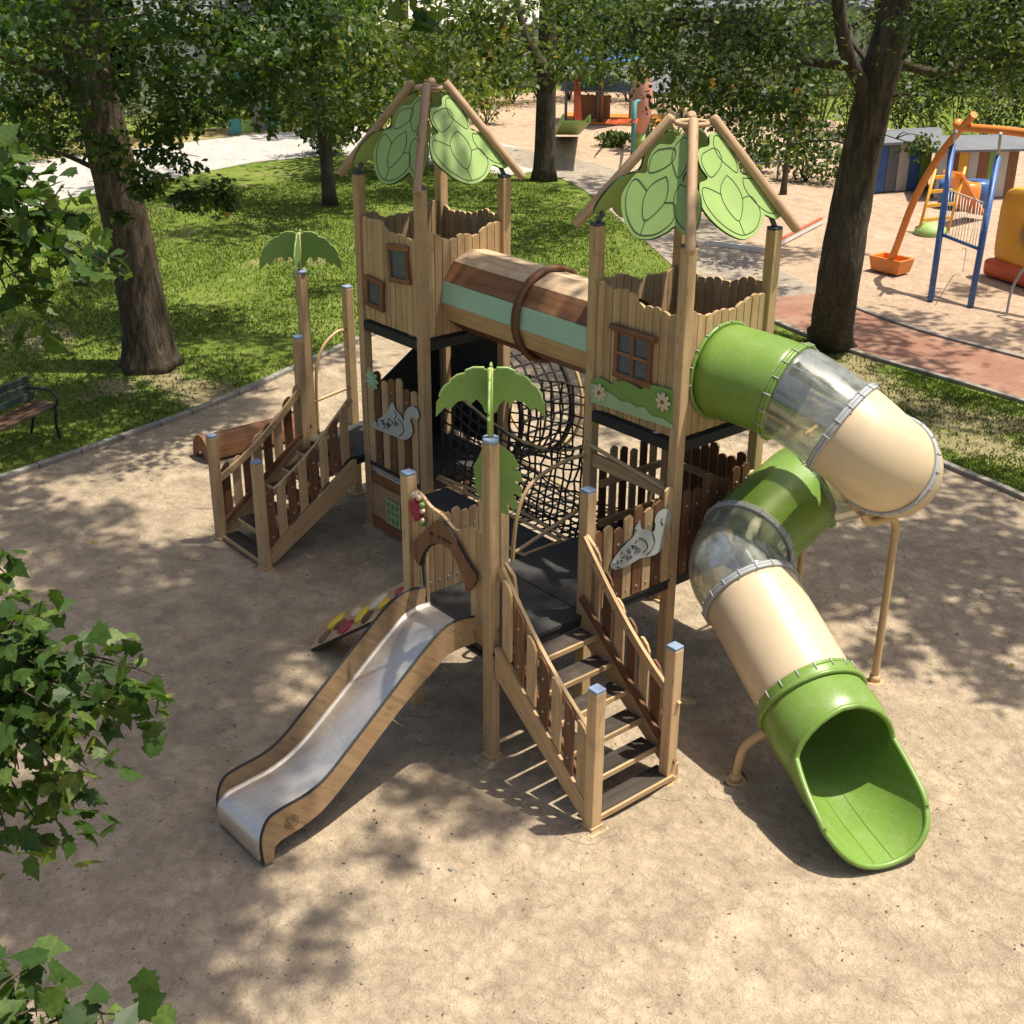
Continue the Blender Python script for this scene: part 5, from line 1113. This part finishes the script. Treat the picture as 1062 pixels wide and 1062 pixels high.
# small yellow ladder slide
LS = tag(empty('toddler_slide', (-9.0, 20.1, 0)), 'small yellow ladder slide with green foot on the sand', 'toddler slide')
l0, l1 = U(952, 243, 2, 0), U(983, 240, 2, 0); tpz = V((-.1, .5, 1.35)); b = MB()
for p in (l0, l1): b.tube([p, p + tpz], .035, 8)
b.build('ladder_rail', 'yel', LS)
for k in range(1, 5): b = MB(); b.beam(l0 + tpz * (k / 4.6), l1 + tpz * (k / 4.6), .05, .07); b.build('rung', 'yel', LS)
b = MB(); c = (l0 + l1) / 2; b.tube([c + V((0, -.1, .0)), c + V((0, -.12, .12)), c + V((0, -.12, .24))], [.36, .34, .12], 16); b.build('foot_base', 'leafpanel', LS)
b = MB(); b.beam((l0 + l1) / 2 + tpz + V((0, .1, -.1)), (l0 + l1) / 2 + V((-.3, 2.2, .1)), .45, .06); b.build('slide_bed', 'orange', LS)
# yellow play cabin
PC_ = tag(empty('play_cabin', (-5.4, 17.6, 0)), 'yellow plastic play cabin with round window and red base', 'play cabin')
ex_ = V((.96, -.27, 0)).normalized(); ez = Z; ey = V((ex_.y, -ex_.x, 0)); cc = V((-5.33, 17.45, .95)); rw, rh = .95, .82
def sq_(a, w_, h_, e=.42): ca, sa = math.cos(a), math.sin(a); return (w_ * math.copysign(abs(ca) ** e, ca), h_ * math.copysign(abs(sa) ** e, sa))
b = MB(); n = 48; vs = []
rings = [((rw * .98, rh * .98, .42), .9), ((rw, rh, .42), .06), ((rw * .96, rh * .95, .42), .0), ((.40, .36, .9), .0), ((.36, .32, .9), .05), ((.36, .32, .9), .12)]
for (w_, h_, e_), dp in rings:
    for i in range(n): x, z = sq_(2 * pi * i / n, w_, h_, e_); vs.append(cc + ex_ * x + ez * z - ey * dp)
if (ey).dot(CAM - cc) < 0: vs = [cc + (v - cc) - 2 * ey * ((v - cc).dot(ey)) for v in vs]
b.add(vs, [(r_ * n + i, r_ * n + (i + 1) % n, (r_ + 1) * n + (i + 1) % n, (r_ + 1) * n + i) for r_ in range(len(rings) - 1) for i in range(n)], 0, smooth=True)
o = b.build('cabin_shell', 'yel', PC_)
s2 = 1 if ey.dot(CAM - cc) > 0 else -1
b = MB(); b.prism([cc + ex_ * sq_(2 * pi * i / n, .37, .33, .9)[0] + ez * sq_(2 * pi * i / n, .37, .33, .9)[1] - ey * (.1 * s2) for i in range(n)], -ey * s2 * .02); b.build('window_pane', 'grey', PC_)
b = MB(); b.beam(cc - ex_ * 1.03 - Z * .78 - ey * s2 * .42, cc + ex_ * 1.03 - Z * .78 - ey * s2 * .42, 1.1, .34); b.build('cabin_base', 'redor', PC_, bevel=.09)
# grey bow rail
a = U(1044, 326, 2, 0); b = MB(); b.tube(smooth_path([a, a + V((.02, .02, .5)), a + V((.22, .06, .92)), a + V((.6, .15, 1.05)), a + V((.98, .25, .92)), a + V((1.2, .3, .5)), a + V((1.22, .3, 0))], 6), .024, 10); tag(b.build('bow_rail', 'grey', None, org=a), 'grey bent steel rail in front of the yellow cabin', 'rail')
# low white and red sand box edge
a, c = U(795, 262, 2, 0), U(852, 232, 2, 0); b = MB(); b.beam(a + Z * .06, c + Z * .06, .05, .12, mat=0); b.beam(a + Z * .135, c + Z * .135, .07, .03, mat=1); 
dd = (c - a).normalized(); pp = V((-dd.y, dd.x, 0)); b.beam(a + Z * .05 + pp * .06, a + Z * .05 + pp * 1.3, .05, .10, mat=0)
tag(b.build('sandbox_border', ['whitep', 'redor'], None, org=a, bevel=.008), 'white sandbox border with red top left of the leaning trunk', 'sandbox')
# low rail fence beyond the young tree
a, c = U(780, 190, 2, 0), U(905, 178, 2, 0); RF = tag(empty('rail_fence', (a + c) / 2), 'low dark rail fence with red round sign beyond the sand', 'fence'); b = MB()
b.tube([a + Z * .95, c + Z * .95], .03, 8); b.tube([a + Z * .5, c + Z * .5], .022, 8); b.build('rail', 'roofgrey', RF)
for i in range(6): b = MB(); p = a.lerp(c, i / 5); b.tube([p, p + Z * 1.0], .03, 8); b.build('fence_post', 'roofgrey', RF)
p = a.lerp(c, .35); b = MB(); b.tube([p + Z * .95, p + Z * 1.5], .02, 8); b.tube([p + Z * 1.5 + V((.0, -.03, 0)), p + Z * 1.5 + V((.02, .0, 0))], .28, 20, 1); b.build('round_sign', ['grey', 'redor'], RF)
# striped hut at the right, lattice stall
def hut(base, wv, dv, h_, cols, roofm, name, label, cat, rh_=.12):
    o = tag(empty(name, base), label, cat); base, wv, dv = V(base), V(wv), V(dv); n = len(cols)
    for i, mt2 in enumerate(cols):
        b = MB(); p = base + wv * ((i + .02) / n); q = base + wv * ((i + .98) / n); b.prism([p, q, q + Z * h_, p + Z * h_], dv.normalized() * .06); b.build('wall_panel', mt2, o)
    b = MB(); b.prism([base + dv - wv * 0, base + dv + wv, base + dv + wv + Z * h_, base + dv + Z * h_], dv.normalized() * .05)
    for p in (base, base + wv - wv.normalized() * .05): b.prism([p + dv.normalized() * .06, p + dv, p + dv + Z * h_, p + dv.normalized() * .06 + Z * h_], wv.normalized() * .05)
    b.build('wall', 'wallpale', o)
    b = MB(); e_ = -dv.normalized() * .3; u_ = wv.normalized() * .25
    A1, A2 = base + e_ - u_ + Z * (h_ + .01), base + wv + e_ + u_ + Z * (h_ + .01); M1, M2 = base + dv / 2 - u_ + Z * (h_ + rh_), base + wv + dv / 2 + u_ + Z * (h_ + rh_); B1, B2 = base + dv - e_ - u_ + Z * (h_ + .01), base + wv + dv - e_ + u_ + Z * (h_ + .01)
    b.prism([A1, A2, M2, M1], Z * .06); b.prism([M1 + Z * .002, M2 + Z * .002, B2, B1], Z * .06); b.build('roof', roofm, o); return o
h0, h1 = U(905, 200, 2, 0), U(962, 196, 2, 0)
hut(h0, h1 - h0, V((-1.0, 1.4, 0)), 1.2, ['blue', 'roofgrey', 'wallpale', 'blue', 'leafdark'], 'roofgrey', 'striped_hut', 'blue and green striped hut with grey roof behind the orange leg', 'hut')
h0, h1 = U(968, 206, 2, 0), U(1050, 204, 2, 0)
hut(h0, h1 - h0, V((-1.0, 1.4, 0)), 1.15, ['wallpale', 'brown2', 'yel', 'wallpale', 'brown2', 'leafdark', 'wallpale', 'brown2'], 'roofgrey', 'market_stall', 'yellow and orange panelled stall behind the blue posts', 'stall', .2)
for i, (x, y, mt2, lb) in enumerate(((985, 214, 'blue', 'blue drum in front of the panelled stall, left one'), (1012, 214, 'blue', 'blue drum in front of the panelled stall by the right blue post'), (1000, 216, 'orange', 'orange drum between the two blue drums'))):
    p = U(x, y, 2, 0); b = MB(); b.tube([p, p + Z * .1, p + Z * .12, p + Z * .55, p + Z * .57, p + Z * .62], [.3, .3, .32, .32, .3, .28], 18); tag(b.build('play_drum', mt2, None, org=p), lb, 'drum', 'drums in front of the stall')
# far play area
g0 = lambda x, y, z=0: U(x, y, 2, z)
FP = tag(empty('far_play_unit', g0(630, 133)), 'far colourful play unit with grey canopy, blue roof and green slide', 'play unit')
a, c = g0(580, 128), g0(692, 131); dv = (c - a); pv = V((-dv.y, dv.x, 0)).normalized()
b = MB(); b.prism([a, c, c + pv * 2.4, a + pv * 2.4], Z * .05); b.build('floor_mat', 'orange', FP)
for k in range(4): b = MB(); p = a.lerp(c, .05 + .9 * k / 3); b.tube([p + pv * .3, p + pv * .3 + Z * 1.5], .05, 10); b.build('canopy_post', 'roofgrey', FP)
b = MB(); b.prism([a + Z * 1.02 + pv * .2, c + Z * 1.02 + pv * .2, c + Z * 1.75 + pv * 1.6, a + Z * 1.65 + pv * 1.6], Z * .05); b.build('canopy', 'roofgrey', FP)
b = MB(); b.prism([a.lerp(c, .12) + Z * .12 + pv * .4, a.lerp(c, .46) + Z * .12 + pv * .4, a.lerp(c, .46) + Z * .9 + pv * .4, a.lerp(c, .12) + Z * .9 + pv * .4], pv * .06); b.build('back_panel', 'brown', FP)
p = g0(622, 130) + pv * .5; b = MB(); b.tube([p, p + Z * 2.2], .07, 10); b.build('roof_post', 'brown2', FP)
b = MB(); q = [p + V((sx * 1.3, sy * 1.1, 2.1)) for sx, sy in ((-.7, -1), (1, -.6), (.8, 1), (-1, .6))]; ap = p + Z * 2.75
b.add(q + [ap], [(0, 1, 4), (1, 2, 4), (2, 3, 4), (3, 0, 4), (3, 2, 1, 0)]); b.build('blue_roof', 'blue', FP)
p, q = g0(598, 126, 1.3), g0(588, 139, .06); b = MB(); b.beam(p, q, .75, .05); b.beam(p + dv.normalized() * .36 + Z * .09, q + dv.normalized() * .36 + Z * .09, .05, .2); b.beam(p - dv.normalized() * .36 + Z * .09, q - dv.normalized() * .36 + Z * .09, .05, .2); b.build('slide_bed', 'leafdark', FP)
b = MB(); b.tube([g0(600, 132), g0(597, 127) + Z * 1.5], .12, 10); b.build('slide_post', 'redor', FP)
b = MB(); s_ = smooth_path([g0(628, 128, .95), g0(640, 129, .45), g0(655, 128, .8), g0(660, 128, 1.2)], 6)
b.add([x for p in s_ for x in (p, p + pv * .9)], [(2 * i, 2 * i + 1, 2 * i + 3, 2 * i + 2) for i in range(len(s_) - 1)], 0); o = b.build('hammock', 'redor', FP); s2_ = o.modifiers.new('solid', 'SOLIDIFY'); s2_.thickness = .04
TG = tag(empty('teal_gate', g0(662, 156)), 'teal gate frame with salmon totem by the far play area', 'gate frame')
b = MB()
for p in (V((-20.8, 22.4, 0)), V((-21.6, 23.8, 0))): b.tube([p, p + Z * 1.5], .07, 10)
b.tube([(-20.8, 22.4, 1.45), (-21.6, 23.8, 1.45)], .06, 10); b.build('gate_frame', 'teal', TG)
p = V((-21.2, 23.1, 0)); b = MB(); b.tube([p + Z * .5, p + Z * 1.0, p + Z * 1.7, p + Z * 2.3, p + Z * 2.6], [.16, .3, .32, .2, .05], 12); b.build('totem', 'pinkish', TG)
b = MB(); b.tube([p, p + Z * .5], .15, 12); b.build('totem_foot', 'leafpanel', TG)
# left background: fence and pale house beyond the path
a, c = U(238, 140, 2, 0), U(300, 131, 2, 0)
TF = tag(empty('panel_fence', (a + c) / 2), 'teal and green panel fence beyond the pale path', 'fence')
for i in range(5):
    b = MB(); p, q = a.lerp(c, (i + .03) / 5), a.lerp(c, (i + .97) / 5); b.prism([p, q, q + Z * 1.3, p + Z * 1.3], V((-.05, 0, 0))); b.build('fence_panel', ['teal', 'leafdark', 'roofgrey', 'teal', 'leafdark'][i], TF)
a, c = U(150, 118, 2, 0), U(320, 108, 2, 0)
hut(a, c - a, V((-5, 2, 0)), 2.6, ['wallpale', 'whitep', 'wallpale', 'teal', 'wallpale', 'whitep'], 'roofgrey', 'garden_house', 'pale garden house with one teal panel behind the fence', 'house', 1.4)
a, c = U(700, 100, 2, 0), U(890, 98, 2, 0)
hut(a, c - a, V((-3, 5, 0)), 3.2, ['wallpale', 'roofgrey', 'wallpale', 'whitep', 'roofgrey', 'wallpale'], 'roofgrey', 'grey_building', 'pale and grey low building glimpsed through the trees above the front roof', 'building', 1.2)
a, c = U(-60, 112, 2, 0), U(110, 108, 2, 0)
hut(a, c - a, V((-5, 2, 0)), 2.6, ['roofgrey', 'whitep', 'wallpale', 'whitep'], 'roofgrey', 'grey_building', 'grey building glimpsed behind the branch of the large maple', 'building', 1.2)
a, c = U(400, 92, 2, 0), U(560, 90, 2, 0)
hut(a, c - a, V((-4, 4, 0)), 2.4, ['wallpale', 'roofgrey', 'wallpale', 'orange', 'wallpale'], 'wallpale', 'play_kiosk', 'pale kiosk with an orange panel glimpsed left of the forked tree', 'kiosk', 1.0)
# coloured flags in the trees
BF = tag(empty('flag_string', at(765, 88, 30)), 'string of yellow, orange and blue flags hung between the trees', 'bunting')
q = smooth_path([at(735, 80, 31), at(765, 90, 30), at(800, 95, 29.5), at(835, 90, 29)], 4); b = MB(); b.tube(q, .006, 5); b.build('cord', 'whitep', BF)
for i, mt2 in enumerate(('yel', 'orange', 'yel', 'blue', 'blue', 'yel')):
    p = q[1 + 2 * i]; b = MB(); b.prism([p + CR * -.12, p + CR * .12, p + CR * .02 - Z * .3], V((.01, -.01, 0))); b.build('flag', mt2, BF)
